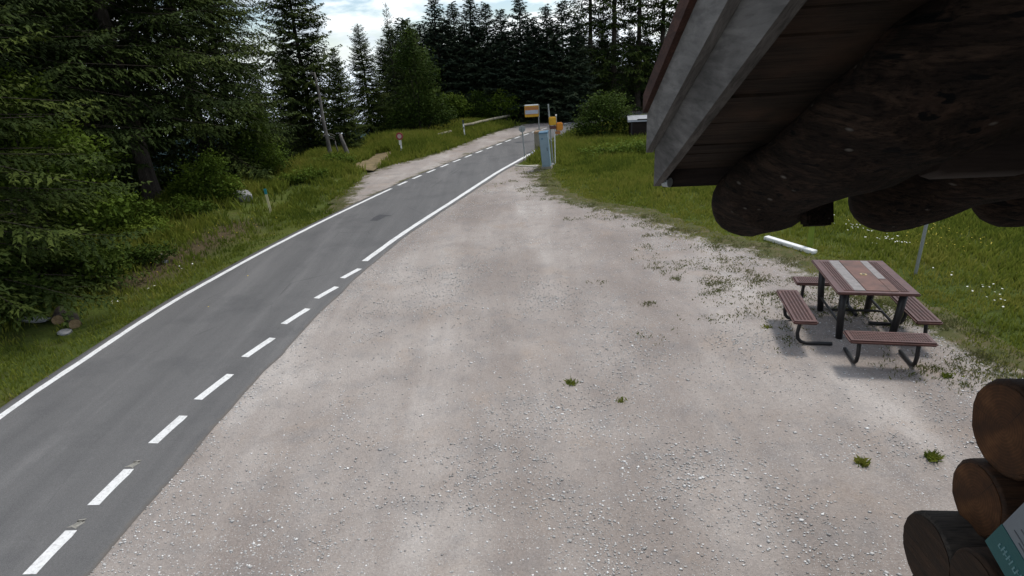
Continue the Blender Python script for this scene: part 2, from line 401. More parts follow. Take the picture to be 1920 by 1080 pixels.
M['darkmetal'] = plain('dark metal', (.02, .02, .022), 0.5, 0.2)

# ------------------------------------------------------------------ setting: road lines on the ground
L_PTS = [(-8.02, -40), (-8.02, -10), (-8.0, 2), (-7.98, 7.8), (-7.93, 9.2), (-7.73, 11.9), (-7.40, 13.9), (-6.82, 16.6), (-6.0, 19.7), (-4.85, 23.5),
         (-3.97, 26.2), (-2.6, 29.8), (-0.9, 34.0), (0.87, 38.1), (3.2, 42.6), (6.6, 46.6), (11.5, 49.8), (18, 52), (34, 54)]
R_PTS = [(-5.32, -40), (-5.30, -10), (-5.24, 2), (-5.12, 5.2), (-4.95, 7.6), (-4.68, 9.8), (-4.30, 12.2), (-3.77, 14.6), (-3.08, 17.3), (-1.92, 21.1),
         (-0.40, 26.1), (0.55, 28.8), (1.55, 31.6), (2.7, 35.0), (4.3, 38.8), (7.2, 42.6), (11.8, 45.6), (18, 47.6), (34, 49.4)]
RL, RR = smooth_line(L_PTS, 0.25), smooth_line(R_PTS, 0.25)

def arc(line):
    return np.concatenate([[0], np.cumsum(np.linalg.norm(np.diff(line, axis=0), axis=1))])
def resample(line, n):
    s = arc(line); q = np.linspace(0, s[-1], n); return np.stack([np.interp(q, s, line[:, i]) for i in (0, 1)], 1)
def offset(line, d):
    tn = np.gradient(line, axis=0); tn /= np.linalg.norm(tn, axis=1)[:, None]
    return line + np.stack([tn[:, 1], -tn[:, 0]], 1) * d       # positive: to the right of travel
lay_px = [(648, 396), (655, 378), (672, 345), (690, 326), (704, 320), (748, 307), (807, 292), (858, 275.5), (899, 258.5), (945, 243), (989, 232), (1024, 229)]
LAY = [gp(*p) for p in lay_px] + [(7.5, 49.5), (12, 52)]
edge_wob = lambda L, a: L + np.stack([np.sin(np.arange(len(L)) * 1.7) * a + np.cos(np.arange(len(L)) * .61) * a, np.zeros(len(L))], 1)
A_L = offset(RL, -0.22)
right_off = np.interp(RR[:, 1], [4, 9, 13.6, 16, 60], [0.62, 0.55, 0.34, 0.22, 0.22])
tn = np.gradient(RR, axis=0); tn /= np.linalg.norm(tn, axis=1)[:, None]
A_R = RR + np.stack([tn[:, 1], -tn[:, 0]], 1) * (right_off + .05 * (vnoise(RR[:, 1] * 3, RR[:, 0] * 3, 1.3) - .5) + .07 * (vnoise(RR[:, 1], RR[:, 0], .9) - .5))[:, None]
ROAD_POLY = [tuple(p) for p in A_L] + [tuple(p) for p in A_R[::-1]]
gr_px = [(1004, 314), (1000, 330), (1012, 350), (1045, 372), (1110, 388), (1190, 400), (1250, 425), (1330, 452), (1420, 472), (1500, 500), (1570, 545), (1690, 585), (1780, 640), (1850, 680), (1915, 705)]
GR_R = [gp(*p) for p in gr_px]
k0 = int(np.argmin(np.abs(RR[:, 1] - 30.0)))
GR_POLY = [tuple(p) for p in offset(A_R, -0.05)[:int(np.argmin(np.abs(A_R[:, 1] - 27.2)))]] + GR_R + [(9.4, 6.2), (13, 3.0), (14, -12), (6, -40)]
LAY_POLY = [tuple(p) for p in A_L[(A_L[:, 1] > 21.2) & (A_L[:, 1] < 50) ]]
LAY_POLY = LAY_POLY + LAY[::-1]
LAYC = np.array([( -8.4, 20.5)] + LAY)

def hgt(x, y):
    """height of the open ground"""
    x = np.asarray(x, float); y = np.asarray(y, float)
    xl = np.interp(y, RL[:, 1], RL[:, 0]); d = xl - x
    s0 = np.interp(y, [10, 24, 34, 44, 60], [5.2, 7.5, 9.0, 12.0, 30.0])
    fall = np.clip(d - s0, 0, None); z = -0.62 * (np.sqrt(fall * fall + 9) - 3)
    z = z + np.clip(d - 0.6, 0, 6) * 0.03 * np.sin(x * .8 + y * .5) - 0.10 * np.exp(-((d - 1.6) / 0.9) ** 2) + 0.16 * np.clip(d - 2.0, 0, 3) / 3
    rd = np.maximum(x - np.interp(y, RR[:, 1], RR[:, 0]), 0)
    z = z + np.where(d < 0, 0.10 * (fbm(x, y, 3.0) - 0.5) * np.clip((rd - 6) / 4, 0, 1), 0)
    far = np.clip(np.hypot(x, y) - 60, 0, None); z = np.where(d < 0, z - 0.02 * far, z)
    return z - 0.045

# ground: one sheet, fine near the place and coarse towards the skyline
xs = np.concatenate([-np.geomspace(900, 32, 26), np.arange(-30, 26, 0.5), np.geomspace(26, 1500, 30)])
ys = np.concatenate([-np.geomspace(600, 32, 18), np.arange(-30, 58, 0.5), np.geomspace(58, 1500, 34)])
GX, GY = np.meshgrid(xs, ys, indexing='ij'); GZ = hgt(GX, GY)
pin = np.maximum(np.maximum(poly_dist(GX, GY, ROAD_POLY), poly_dist(GX, GY, GR_POLY)), poly_dist(GX, GY, LAY_POLY))
GZ = np.where(pin > -0.5, np.minimum(GZ, -0.05), GZ)
nx, ny = GX.shape
idx = np.arange(nx * ny).reshape(nx, ny)
fc = np.stack([idx[:-1, :-1], idx[1:, :-1], idx[1:, 1:], idx[:-1, 1:]], -1).reshape(-1, 4)
dl = np.interp(GY, RL[:, 1], RL[:, 0]) - GX
woods = np.clip((dl - 5.5) / 3, 0, 1) + np.clip((GY - 53 + 0.15 * GX) / 4, 0, 1)
def bare_at(x, y):
    a_, b_ = gp(255, 520), gp(445, 425); tx_, ty_ = b_[0] - a_[0], b_[1] - a_[1]; L2 = tx_ * tx_ + ty_ * ty_
    q = np.clip(((x - a_[0]) * tx_ + (y - a_[1]) * ty_) / L2, 0, 1); return np.exp(-(np.hypot(x - a_[0] - q * tx_, y - a_[1] - q * ty_) / .75) ** 2)
me = np_mesh('ground', np.stack([GX, GY, GZ], -1).reshape(-1, 3), fc, {'woods': np.clip(woods, 0, 1).ravel(), 'bare': bare_at(GX, GY).ravel()})
tag(link('ground', me, M['ground'], smooth=True), 'mountain meadow and forest floor around the road', None, kind='structure')

def sheet(name, mat, poly, zin, cell, margin, label, zout=-0.09):
    p = np.array(poly); x0, y0 = p.min(0) - margin; x1, y1 = p.max(0) + margin
    y0 = max(y0, -14)
    X, Y = np.meshgrid(np.arange(x0, x1, cell), np.arange(y0, y1, cell), indexing='ij')
    d = poly_dist(X, Y, poly); keepv = d > -margin
    Z = np.where(d > -margin + 2 * cell, zin, zout) + np.where(d > 0.5, 0.012 * (fbm(X, Y, 1.4) - 0.5), 0)
    n1, n2 = X.shape; ii = np.arange(n1 * n2).reshape(n1, n2)
    f = np.stack([ii[:-1, :-1], ii[1:, :-1], ii[1:, 1:], ii[:-1, 1:]], -1).reshape(-1, 4)
    kv = keepv.ravel(); f = f[kv[f].all(1)]
    used = np.unique(f); remap = -np.ones(n1 * n2, int); remap[used] = np.arange(len(used))
    V = np.stack([X, Y, Z], -1).reshape(-1, 3)[used]
    me = np_mesh(name, V, remap[f], {'edge': (d + np.where(poly_dist(X, Y, ROAD_POLY) > -1.2, 1.3, 0) * (name == 'gravel_lot')).ravel()[used]})
    return tag(link(name, me, mat, smooth=True), label, None, kind='structure')
sheet('gravel_lot', M['gravel'], GR_POLY, -0.012, 0.2, 1.3, 'pale grey gravel parking area beside the road')
sheet('lay_by', M['layby'], LAY_POLY, -0.016, 0.25, 0.9, 'light gravel lay-by strip on the far side of the road')

# road: strip with five columns, edge attribute
n = 560
a_, b_ = resample(A_L, n), resample(A_R, n)
# pair by y instead of arc length
V, E_, Fq = [], [], []
cols = [0, .03, .25, .5, .75, .97, 1]
for i in range(n):
    for c in cols:
        q = a_[i] * (1 - c) + b_[i] * c; V.append((q[0], q[1], 0.004)); E_.append(min(c, 1 - c) * 3.4)
nc = len(cols)
for i in range(n - 1):
    for j in range(nc - 1): Fq.append((i * nc + j, i * nc + j + 1, (i + 1) * nc + j + 1, (i + 1) * nc + j))
V += [(v[0], v[1], -0.08) for v in V[0::nc]] + [(v[0], v[1], -0.08) for v in V[nc - 1::nc]]
E_ += [0] * (2 * n); o0 = n * nc
for i in range(n - 1):
    Fq.append((o0 + i, i * nc, (i + 1) * nc, o0 + i + 1)); Fq.append((i * nc + nc - 1, o0 + n + i, o0 + n + i + 1, (i + 1) * nc + nc - 1))
road = tag(link('road', np_mesh('road', V, Fq, {'edge': E_}), M['asphalt']), 'narrow grey asphalt road curving away to the right', None, kind='structure')

def ribbon(name, line, w, mat=None, parent=road, z=0.008, jag=0.004, label=None):
    l, r = offset(line, -w / 2), offset(line, w / 2); rg = np.random.default_rng(len(line))
    l = l + rg.normal(0, jag, l.shape); r = r + rg.normal(0, jag, r.shape); n_ = len(line)
    V = np.concatenate([np.c_[l, np.full(n_, z)], np.c_[r, np.full(n_, z)]])
    f = [(i, n_ + i, n_ + i + 1, i + 1) for i in range(n_ - 1)]
    o = link(name, np_mesh(name, V, np.array(f)), mat or M['paint'], parent)
    if label: o['label'] = label
    return o
def cut(line, y0, y1, step=0.25):
    yy = np.arange(y0, y1 + 1e-6, min(step, (y1 - y0) / 4)); s = line[np.argsort(line[:, 1])]
    return np.stack([np.interp(yy, s[:, 1], s[:, 0]), yy], 1)
ribbon('solid_edge_line', cut(RL, -20, 24.0), 0.13, label='thin white edge line along the grass verge')
ribbon('solid_edge_line', cut(RR, 14.55, 39.5), 0.17, label='wide white edge line beside the gravel')
dash_px = [((55, 1078), (135, 995)), ((175, 948), (243, 880)), ((287, 832), (345, 780)), ((371, 750), (433, 702)), ((459, 670), (512, 634)), ((532, 608), (578, 579)), ((593, 560), (632, 538)), ((642, 522), (675, 504))]
for p, q in dash_px:
    p, q = np.array(gp(*p)), np.array(gp(*q))
    ribbon('line_dash', np.array([p + (q - p) * k / 6 for k in range(7)]), 0.15)
for p, q in dash_px[:2]:
    p, q = np.array(gp(*p)), np.array(gp(*q)); u = (q - p) / np.linalg.norm(q - p)
    ribbon('worn_dash_end', np.array([q + u * (0.01 + 0.17 * k / 5) for k in range(6)]), 0.10, M['worn_paint'], jag=0.02)
for y in np.arange(-12, 3.4, 1.2): ribbon('line_dash', cut(RR, y, y + 0.62), 0.15)
y = 24.6
while y < 45.5:
    ribbon('line_dash', cut(RL, y, y + 0.75), 0.14); y += 1.32
# small dark repair patch in the lane
pc = gp(712, 408)
ribbon('repair_patch', np.array([(pc[0] - 0.12, pc[1] - 0.35), (pc[0], pc[1]), (pc[0] + .16, pc[1] + .32)]), 0.5, plain('tar patch', (.06, .06, .064), 0.85, 0.3, 9), jag=0.05)

# far forested ridge across the valley
hx = np.linspace(-2600, -150, 60); hz = -150 + 40 * np.sin(hx / 310) + 70 * fbm(hx, hx * 0.3, 300)
V = [(x, 1500 + 0.25 * x, -420) for x in hx] + [(x, 1700 + 0.25 * x, z) for x, z in zip(hx, hz)] + [(x, 2300 + 0.25 * x, z - 200) for x, z in zip(hx, hz)]
k = len(hx); f = [(i, i + 1, k + i + 1, k + i) for i in range(k - 1)] + [(k + i, k + i + 1, 2 * k + i + 1, 2 * k + i) for i in range(k - 1)]
tag(link('distant_ridge', np_mesh('distant_ridge', V, np.array(f)), plain('far forest', (.035, .07, .075), 0.95, 0.25, .004), smooth=True), 'forested ridge across the valley', None, kind='structure')
# dirt track leaving the lay-by
trk = smooth_line([gp(676, 324), gp(690, 314), gp(706, 302), gp(724, 287)], 0.3)
o = ribbon('dirt_track', trk, 1.25, M['dirt'], None, 0.0, 0.02); tag(o, 'short track of dry tan earth from the lay-by into the trees', None, kind='structure')
for v in o.data.vertices: v.co.z = float(hgt(v.co.x, v.co.y)) + 0.04

# ------------------------------------------------------------------ stuff: pebbles, grass, flowers
rg = np.random.default_rng(11)
def scatter_pebbles(n):
    pts = []
    while len(pts) < n:
        m_ = 60000
        yy = 2.2 + 22 * rg.random(m_) ** 1.9; xx = rg.uniform(-6, 9, m_)
        d = poly_dist(xx, yy, GR_POLY)
        dens = np.clip((fbm(xx, yy, 1.1) - 0.30) * 2.2, 0.15, 1) * np.clip((fbm(xx + 9, yy + 5, 3.5) - 0.25) * 3, 0.22, 1)
        rim = np.exp(-np.abs(d - 0.12) / 0.16) * (xx < -2) * 0.9
        ok = (d > 0.0) & (rg.random(m_) < np.maximum(dens, rim)); pts += list(np.stack([xx[ok], yy[ok]], 1))
    return np.array(pts[:n])
pp = scatter_pebbles(60000); n = len(pp)
base = np.array([(1, 0, 0), (0, 1, 0), (-1, 0, 0), (0, -1, 0), (.3, .2, .75), (-.45, -.2, .6), (0, 0, -.6)])
tri = np.array([(0, 1, 4), (1, 5, 4), (1, 2, 5), (2, 3, 5), (3, 0, 4), (3, 4, 5), (1, 0, 6), (2, 1, 6), (3, 2, 6), (0, 3, 6)])
s = 0.005 + 0.014 * rg.random(n) ** 2.4; s *= np.where(rg.random(n) < 0.03, 1.7, 1)
V = base[None] * (1 + rg.normal(0, .18, (n, 7, 3))) * s[:, None, None]
V[:, :, 2] *= 0.55
th = rg.random(n) * 6.28; c, s_ = np.cos(th)[:, None], np.sin(th)[:, None]
V = np.stack([V[:, :, 0] * c - V[:, :, 1] * s_, V[:, :, 0] * s_ + V[:, :, 1] * c * .8, V[:, :, 2]], -1)
V += np.c_[pp, -0.011 + s * 0.15][:, None, :]
tint = np.repeat(np.clip(rg.normal(.60, .28, n), 0, 1), 7)
F3 = (tri[None] + 7 * np.arange(n)[:, None, None]).reshape(-1, 3)
tag(link('pebbles', np_mesh('pebbles', V.reshape(-1, 3), F3, {'tint': tint}), M['pebble']), 'loose pale stones strewn over the gravel', 'stones', kind='stuff')

def blades(xy, hmean, name_w=0.012, nb=7, spread=0.09, lean=0.5, tint0=None):
    n = len(xy); N = n * nb
    c = np.repeat(xy, nb, 0) + rg.normal(0, spread, (N, 2)); hh = np.repeat(hmean, nb) * rg.uniform(.55, 1.25, N)
    w = np.repeat(np.broadcast_to(name_w, (n,)), nb) * rg.uniform(.7, 1.3, N); a = rg.random(N) * 6.28; b = rg.random(N) * 6.28
    ln = hh * lean * rg.random(N); z0 = np.maximum(hgt(c[:, 0], c[:, 1]), -0.05) if False else hgt(c[:, 0], c[:, 1])
    wx, wy = np.cos(a) * w, np.sin(a) * w; lx, ly = np.cos(b) * ln, np.sin(b) * ln
    V = np.stack([np.stack([c[:, 0] - wx, c[:, 1] - wy, z0 - .02], 1), np.stack([c[:, 0] + wx, c[:, 1] + wy, z0 - .02], 1),
                  np.stack([c[:, 0] + lx * .4 + wx * .7, c[:, 1] + ly * .4 + wy * .7, z0 + hh * .6], 1), np.stack([c[:, 0] + lx, c[:, 1] + ly, z0 + hh], 1)], 1)
    f = np.array([[0, 1, 2], [0, 2, 3]])[None] + 4 * np.arange(N)[:, None, None]
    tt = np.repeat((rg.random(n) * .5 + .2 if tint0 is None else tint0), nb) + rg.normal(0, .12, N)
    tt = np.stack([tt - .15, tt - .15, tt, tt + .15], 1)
    return V.reshape(-1, 3), f.reshape(-1, 3), tt.ravel()
def join(parts):
    V, Fs, T, o = [], [], [], 0
    for v, f, t_ in parts: V.append(v); Fs.append(f + o); T.append(t_); o += len(v)
    return np.concatenate(V), np.concatenate(Fs), np.concatenate(T)
def sample(n, x0, x1, y0, y1, pw=1.0):
    return np.stack([rg.uniform(x0, x1, n), y0 + (y1 - y0) * rg.random(n) ** pw], 1)
def off_paving(p, gap_r=-0.15):
    ok = poly_dist(p[:, 0], p[:, 1], ROAD_POLY) < -0.04
    ok &= poly_dist(p[:, 0], p[:, 1], LAY_POLY) < -0.15
    return ok
parts = []
# left verge
p = sample(52000, -20, 6, 3, 46, 1.0); d = np.interp(p[:, 1], RL[:, 1], RL[:, 0]) - p[:, 0]
keep = off_paving(p) & (d > 0.24) & (d < 9.5) & (poly_dist(p[:, 0], p[:, 1], [tuple(q) for q in offset(trk, -.62)] + [tuple(q) for q in offset(trk, .62)[::-1]]) < 0)
bare = fbm(p[:, 0] * .6, p[:, 1] * .35, 1.6); keep &= (rg.random(len(p)) < np.clip((0.64 - bare) * 9, 0.12, 1))
keep &= ~((np.hypot(p[:, 0] - gp(110, 600)[0], p[:, 1] - gp(110, 600)[1]) < 0.9) & (rg.random(len(p)) < .8))
keep &= rg.random(len(p)) > bare_at(p[:, 0], p[:, 1]) * .72
p, d = p[keep], d[keep]
hm = (0.06 + 0.13 * np.clip(d / 3.0, 0, 1) + 0.30 * np.clip((d - 2.8) / 2.5, 0, 1)) * (0.6 + 0.8 * fbm(p[:, 0], p[:, 1], 2.0))
tt = np.clip(.85 * fbm(p[:, 0], p[:, 1], 2.6) + .18 * rg.random(len(p)) - .06, 0, 1)
parts.append(blades(p, hm, np.clip(.004 + p[:, 1] * .0007, .007, .03), 7, .10, .7, tt))
# right meadow
p = sample(78000, -2, 34, 7, 50, 1.25); e = poly_dist(p[:, 0], p[:, 1], GR_POLY); keep = off_paving(p) & (p[:, 0] > np.interp(p[:, 1], RR[:, 1], RR[:, 0]) + .5)
keep &= rg.random(len(p)) < np.clip((-e + 2.4 * (fbm(p[:, 0], p[:, 1], 0.9) - .5) + 0.45) * 1.3, 0, 1)
p, e = p[keep], e[keep]
hm = (0.06 + 0.16 * np.clip((-e - .6) / 3.0, 0, 1)) * (0.5 + 0.9 * fbm(p[:, 0], p[:, 1], 2.4)) + .22 * np.clip((p[:, 1] - 24) / 6, 0, 1) * (-e > 1.5)
tt = np.clip(.9 * fbm(p[:, 0] + 40, p[:, 1], 3.1) + .2 * rg.random(len(p)) - .02 + .12 * np.exp(e / 1.2), 0, 1)
parts.append(blades(p, hm, np.clip(.005 + p[:, 1] * .0007, .009, .03), 7, .10, .7, tt))
V, F3, T = join(parts)
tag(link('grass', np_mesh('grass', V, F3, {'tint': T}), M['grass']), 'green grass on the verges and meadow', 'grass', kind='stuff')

# low weeds creeping into the gravel along its right rim and under the table
c_ = sample(9000, 0, 11, 5, 26, 1.0); e = poly_dist(c_[:, 0], c_[:, 1], GR_POLY)
tx, ty = gp(1640, 640)
near_t = np.exp(-(((c_[:, 0] - tx) / 1.3) ** 2 + ((c_[:, 1] - ty) / 1.1) ** 2))
side = np.exp(-(((c_[:, 0] - gp(1370, 520)[0]) / 1.9) ** 2 + ((c_[:, 1] - gp(1370, 520)[1]) / 2.0) ** 2))
pr = np.clip(np.exp(-np.abs(e) / 0.55) * .10 + near_t * .32 + side * .10, 0, 1) * (fbm(c_[:, 0], c_[:, 1], 1.2) > .42)
c_ = c_[(e > -.8) & (rg.random(len(c_)) < pr * 1.7) & (c_[:, 0] > -.2) & (c_[:, 1] > 6.2)]
nb_ = rg.integers(4, 16, len(c_)); rad_ = rg.uniform(.05, .22, len(c_))
p = np.repeat(c_, nb_, 0) + rg.normal(0, 1, (nb_.sum(), 2)) * np.repeat(rad_, nb_)[:, None] * [1.3, .8]
tt = np.clip(.35 + .45 * fbm(p[:, 0], p[:, 1], 1.5) + .1 * rg.random(len(p)), 0, 1)
V, F3, T = blades(p, np.full(len(p), .040), .007, 7, .06, 1.9, tt); V[:, 2] += 0.035
tag(link('gravel_weeds', np_mesh('gravel_weeds', V, F3, {'tint': T}), M['weeds']), 'low weeds creeping into the gravel rim', 'weeds', kind='stuff')

def dots(n, cx, cy, sx, sy, z, r, name, mat, label):
    c = np.stack([rg.normal(cx, sx, n), rg.normal(cy, sy, n)], 1); k = len(c); zz = hgt(c[:, 0], c[:, 1]) + z * rg.uniform(.7, 1.2, k)
    a = rg.random(k) * 6.28; V = []
    for q in range(5):
        t_ = a + q * 1.2566; V.append(np.stack([c[:, 0] + np.cos(t_) * r, c[:, 1] + np.sin(t_) * r, zz + rg.normal(0, r * .3, k)], 1))
    V = np.stack(V, 1); f = np.array([[0, 1, 2], [0, 2, 3], [0, 3, 4]])[None] + 5 * np.arange(k)[:, None, None]
    return V.reshape(-1, 3), f.reshape(-1, 3), np.zeros(k * 5)
W, Yl = [], []
for (px, py, nn, sg) in [(1600, 428, 26, .22), (1615, 436, 22, .25), (1650, 452, 34, .25), (1665, 457, 24, .2), (1690, 462, 18, .18), (1545, 410, 14, .15), (1765, 515, 8, .15), (1850, 545, 22, .25), (1872, 570, 18, .22), (1700, 420, 14, .3)]:
    g_ = gp(px, py); W.append(dots(nn // 3 + 1, g_[0], g_[1], sg, sg * 1.2, .17, .019, '', None, ''))
for (px, py, nn, sg) in [(1740, 440, 40, .5), (1790, 455, 30, .5), (470, 420, 20, .5), (300, 520, 10, 1.2), (430, 440, 16, .8), (1650, 400, 30, .8)]:
    g_ = gp(px, py); Yl.append(dots(nn, g_[0], g_[1], sg, sg * 1.2, .17, .015, '', None, ''))
for (px, py) in [(275, 536), (205, 562), (310, 480), (340, 498)]:
    g_ = gp(px, py); W.append(dots(3, g_[0], g_[1], .1, .1, .1, .022, '', None, ''))
V, F3, T = join(W); tag(link('white_wildflowers', np_mesh('white_wildflowers', V, F3), M['flower']), 'white wildflowers scattered in the grass', 'flowers', kind='stuff')
V, F3, T = join(Yl); tag(link('yellow_wildflowers', np_mesh('yellow_wildflowers', V, F3), M['yellow_flower']), 'yellow wildflowers scattered in the grass', 'flowers', kind='stuff')

# single weed tufts standing in the open gravel
for (px, py, sz, lab) in [(1073, 718, 1.0, 'small green weed tuft alone in the middle of the gravel'), (1616, 868, 1.0, 'small green weed tuft in the gravel in front of the picnic table'),
                          (1746, 858, 1.25, 'green weed tuft in the gravel nearest the log corner'), (1775, 705, .9, 'small weed tuft right of the front bench'), (1437, 612, .8, 'weed tuft left of the side bench of the picnic table'),
                          (1165, 750, .6, 'tiny weed sprig in the gravel below the middle tuft'), (1015, 372, .2, 'weed clump on the gravel rim near the cabinet')]:
    x, y = gp(px, py); k = np.zeros((int(7 * sz) + 3, 2)) + rg.normal(0, .020 * sz, (int(7 * sz) + 3, 2))
    V, F3, T = blades(k + [x, y], np.full(len(k), .05 * sz), .010, 9, .03, 1.8)
    V[:, 2] += 0.033; V -= [x, y, -0.01]
    o = link('weed_tuft', np_mesh('weed_tuft', V, F3, {'tint': T}), M['grass']); o.location = (x, y, -0.01); tag(o, lab, 'weed', 'weed tufts in the gravel')

# ------------------------------------------------------------------ trees
def spruce_mesh(seed, H, Rm, zb, whorl, step, size, droop=0.35, gap=0.0, wid=.33):
    r = np.random.default_rng(seed); T0, T1, T2, TT = [], [], [], []
    z = zb; az0 = 0
    stems = []
    while z < H - 0.15:
        t = (H - z) / (H - zb); prof = min(1.0, 0.10 + 1.02 * t ** 0.82) * (1 - 0.22 * max(0, (t - 0.8) / 0.2))
        nb = r.integers(5, 8) if t > 0.1 else 4
        az0 += r.random() * 2
        for k in range(nb):
            if r.random() < gap: continue
            az = az0 + 6.283 * k / nb + r.normal(0, .22); Lb = Rm * prof * r.uniform(.62, 1.18); zz = z + r.normal(0, whorl * .35)
            el = 0.55 * (1 - t) ** 1.5 - droop * t + r.normal(0, .09)
            ns = max(3, int(Lb / step)); s = (np.arange(ns) + 0.5) / ns
            dx, dy = math.cos(az), math.sin(az)
            px_ = s * Lb; pz = zz + Lb * (s * math.tan(el) - 0.16 * t * s * (1 - s) * 2 + 0.10 * s ** 3)
            bt = r.random() * .55 + 0.10
            stems.append((zz, az, Lb, el, t))
            for i in range(ns):
                rem = (1 - s[i]) * Lb
                for side in (-1, 1):
                    if s[i] < .12: continue
                    tl = min(.75, .10 + .55 * rem) * r.uniform(.7, 1.2) * (0.9 if s[i] > .3 else .6)
                    ang = az + side * r.uniform(.75, 1.15); dn = -r.uniform(.05, .55) * (0.4 + t)
                    tx_, ty_, tz_ = math.cos(ang) * math.cos(dn), math.sin(ang) * math.cos(dn), math.sin(dn)
                    nk = max(2, int(tl / (size * .55)))
                    q = (np.arange(nk) + r.random(nk) * .6) / nk * tl
                    bx, by, bz = dx * px_[i] + tx_ * q, dy * px_[i] + ty_ * q, pz[i] + tz_ * q - .12 * q * q
                    aa = ang + np.where(np.arange(nk) % 2 == 0, 1, -1) * r.uniform(.25, .8, nk); dd = dn + r.normal(-.12, .30, nk)
                    ll = size * r.uniform(.8, 1.5, nk); ww = size * wid * r.uniform(.7, 1.3, nk)
                    ex_, ey_, ez_ = np.cos(aa) * np.cos(dd), np.sin(aa) * np.cos(dd), np.sin(dd)
                    nx_, ny_ = -np.sin(aa), np.cos(aa); roll = r.uniform(-.7, .7, nk)
                    wz = np.sin(roll) * ww; wl_ = np.cos(roll) * ww
                    T0.append(np.stack([bx - nx_ * wl_, by - ny_ * wl_, bz - wz], 1)); T1.append(np.stack([bx + nx_ * wl_, by + ny_ * wl_, bz + wz], 1))
                    T2.append(np.stack([bx + ex_ * ll, by + ey_ * ll, bz + ez_ * ll], 1))
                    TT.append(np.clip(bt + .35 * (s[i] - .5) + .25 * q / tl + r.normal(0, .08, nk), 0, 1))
        z += whorl * (0.55 + 0.6 * t) * r.uniform(.8, 1.2)
    # leader shoots
    nk = 14; zz = H - .5 + .55 * r.random(nk); aa = r.random(nk) * 6.28
    T0.append(np.stack([np.zeros(nk), np.zeros(nk), zz], 1)); T1.append(np.stack([.03 * np.cos(aa), .03 * np.sin(aa), zz - .05], 1)); T2.append(np.stack([.12 * np.cos(aa), .12 * np.sin(aa), zz + .12], 1)); TT.append(np.full(nk, .4))
    A, B, C, tt = map(np.concatenate, (T0, T1, T2, TT)); n = len(A)
    V = np.stack([A, B, C], 1).reshape(-1, 3)
    crown = np_mesh('spruce_crown', V, np.arange(3 * n).reshape(-1, 3), {'tint': np.repeat(tt, 3)})
    mb = MB(); rr = random.Random(seed); r0 = 0.017 * H + .04
    mb.tube([(rr.uniform(-.05, .05) * i / 9, rr.uniform(-.05, .05) * i / 9, -0.9 + (H + .8) * i / 9) for i in range(10)], [r0 * (1.25 - .5 * min(1, i)) * (1 - i / 9.6) + .012 for i in range(10)], 9)
    for (zz, az, Lb, el, t) in stems[::1]:
        if Lb < .8: continue
        e_ = math.tan(el); mb.tube([(math.cos(az) * Lb * s, math.sin(az) * Lb * s, zz + Lb * (s * e_ - .32 * t * s * (1 - s) + .10 * s ** 3)) for s in (0, .35, .8)], [.020, .012, .004], 4, False)
    bmesh.ops.recalc_face_normals(mb.bm, faces=mb.bm.faces[:])
    trunk = bpy.data.meshes.new('spruce_trunk'); mb.bm.to_mesh(trunk); mb.bm.free()
    return crown, trunk, H, n
SPR = {'near1': spruce_mesh(1, 17, 4.1, 3.4, .24, .12, .105, .38, 0, .29), 'near2': spruce_mesh(2, 15, 3.7, 0.2, .22, .12, .10, .50, 0, .29),
       'mid': spruce_mesh(3, 11, 3.1, 0.4, .20, .13, .125, .44, 0, .36), 'far1': spruce_mesh(4, 11, 2.6, 0.3, .26, .18, .19, .36, 0, .4), 'far2': spruce_mesh(5, 12, 2.5, 0.4, .27, .18, .19, .42, .03, .4),
       'open': spruce_mesh(6, 15, 2.8, 1.8, .40, .17, .15, .36, .12)}
for k_, (c_, t_, _, _) in SPR.items():
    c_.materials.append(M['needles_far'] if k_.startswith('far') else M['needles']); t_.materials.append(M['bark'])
rnd = random.Random(77)
def spruce(kind, x, y, h, label, group='spruces along the road', wide=1.0, tilt=0.0):
    crown, trunk, H, _ = SPR[kind]; z = float(hgt(x, y))
    h = h - z if z < 0 else h
    o = empty('spruce_tree', (x, y, z), rnd.random() * 6.28, label, 'tree', group); s = h / H; o.scale = (s * wide, s * wide, s); o.rotation_euler[0] = tilt
    for nm, me in (('crown', crown), ('trunk', trunk)):
        c = bpy.data.objects.new(nm, me); COL.objects.link(c); c.parent = o
    return o
def spx(kind, px, py, top, label, wide=1.0, h=None, **kw):
    x, y = gp(px, py); return spruce(kind, x, y, h or height_to(x, y, top), label, wide=wide, **kw)
spx('near2', -70, 600, 0, 'huge spruce at the left edge whose low boughs reach the verge', 1.1, 15)
spx('near1', 70, 470, 0, 'tall spruce at the far left with bright green boughs', 1.1, 19)
spx('near2', 190, 385, 0, 'tall dense spruce between the left edge and the thick-trunked one', 1.0, 18)
spx('near1', 294, 392, 0, 'tall spruce with thick bare lower trunk left of the marker post', 1.05, 20)
spx('near2', 400, 345, 0, 'tall dense spruce just right of the thick trunk', 1.0, 19)
spx('near2', 452, 310, 0, 'tall spruce whose right side edges the first gap of sky', .95, 17)
spx('mid', 592, 276, -130, 'broad spruce standing free between two gaps of sky', 1.0)
spx('near2', -40, 420, 0, 'dark spruce behind the leftmost trees', 1, 18)
spx('near2', 110, 352, 0, 'dark spruce down the slope behind the left trees', 1, 17)
spx('near2', 260, 318, 0, 'dark spruce down the slope behind the thick trunk', 1, 17)
spx('mid', 500, 258, 150, 'low young spruce in the gap left of the free-standing spruce', .9)
spx('mid', 560, 265, 90, 'young spruce half hidden behind the free-standing spruce', 1.0)
spx('mid', 655, 285, 96, 'slim spruce behind the bleached dead trunk', .9)
spx('mid', 700, 262, 56, 'pointed young spruce left of the wispy spruce', .95)
spx('open', 752, 250, 8, 'thin wispy spruce with a bare leader against the sky', .75)
spx('mid', 785, 246, 38, 'spruce with rounded top right of the wispy one', 1.05)
spx('mid', 735, 236, 75, 'short spruce filling in behind the wispy one', 1.1)
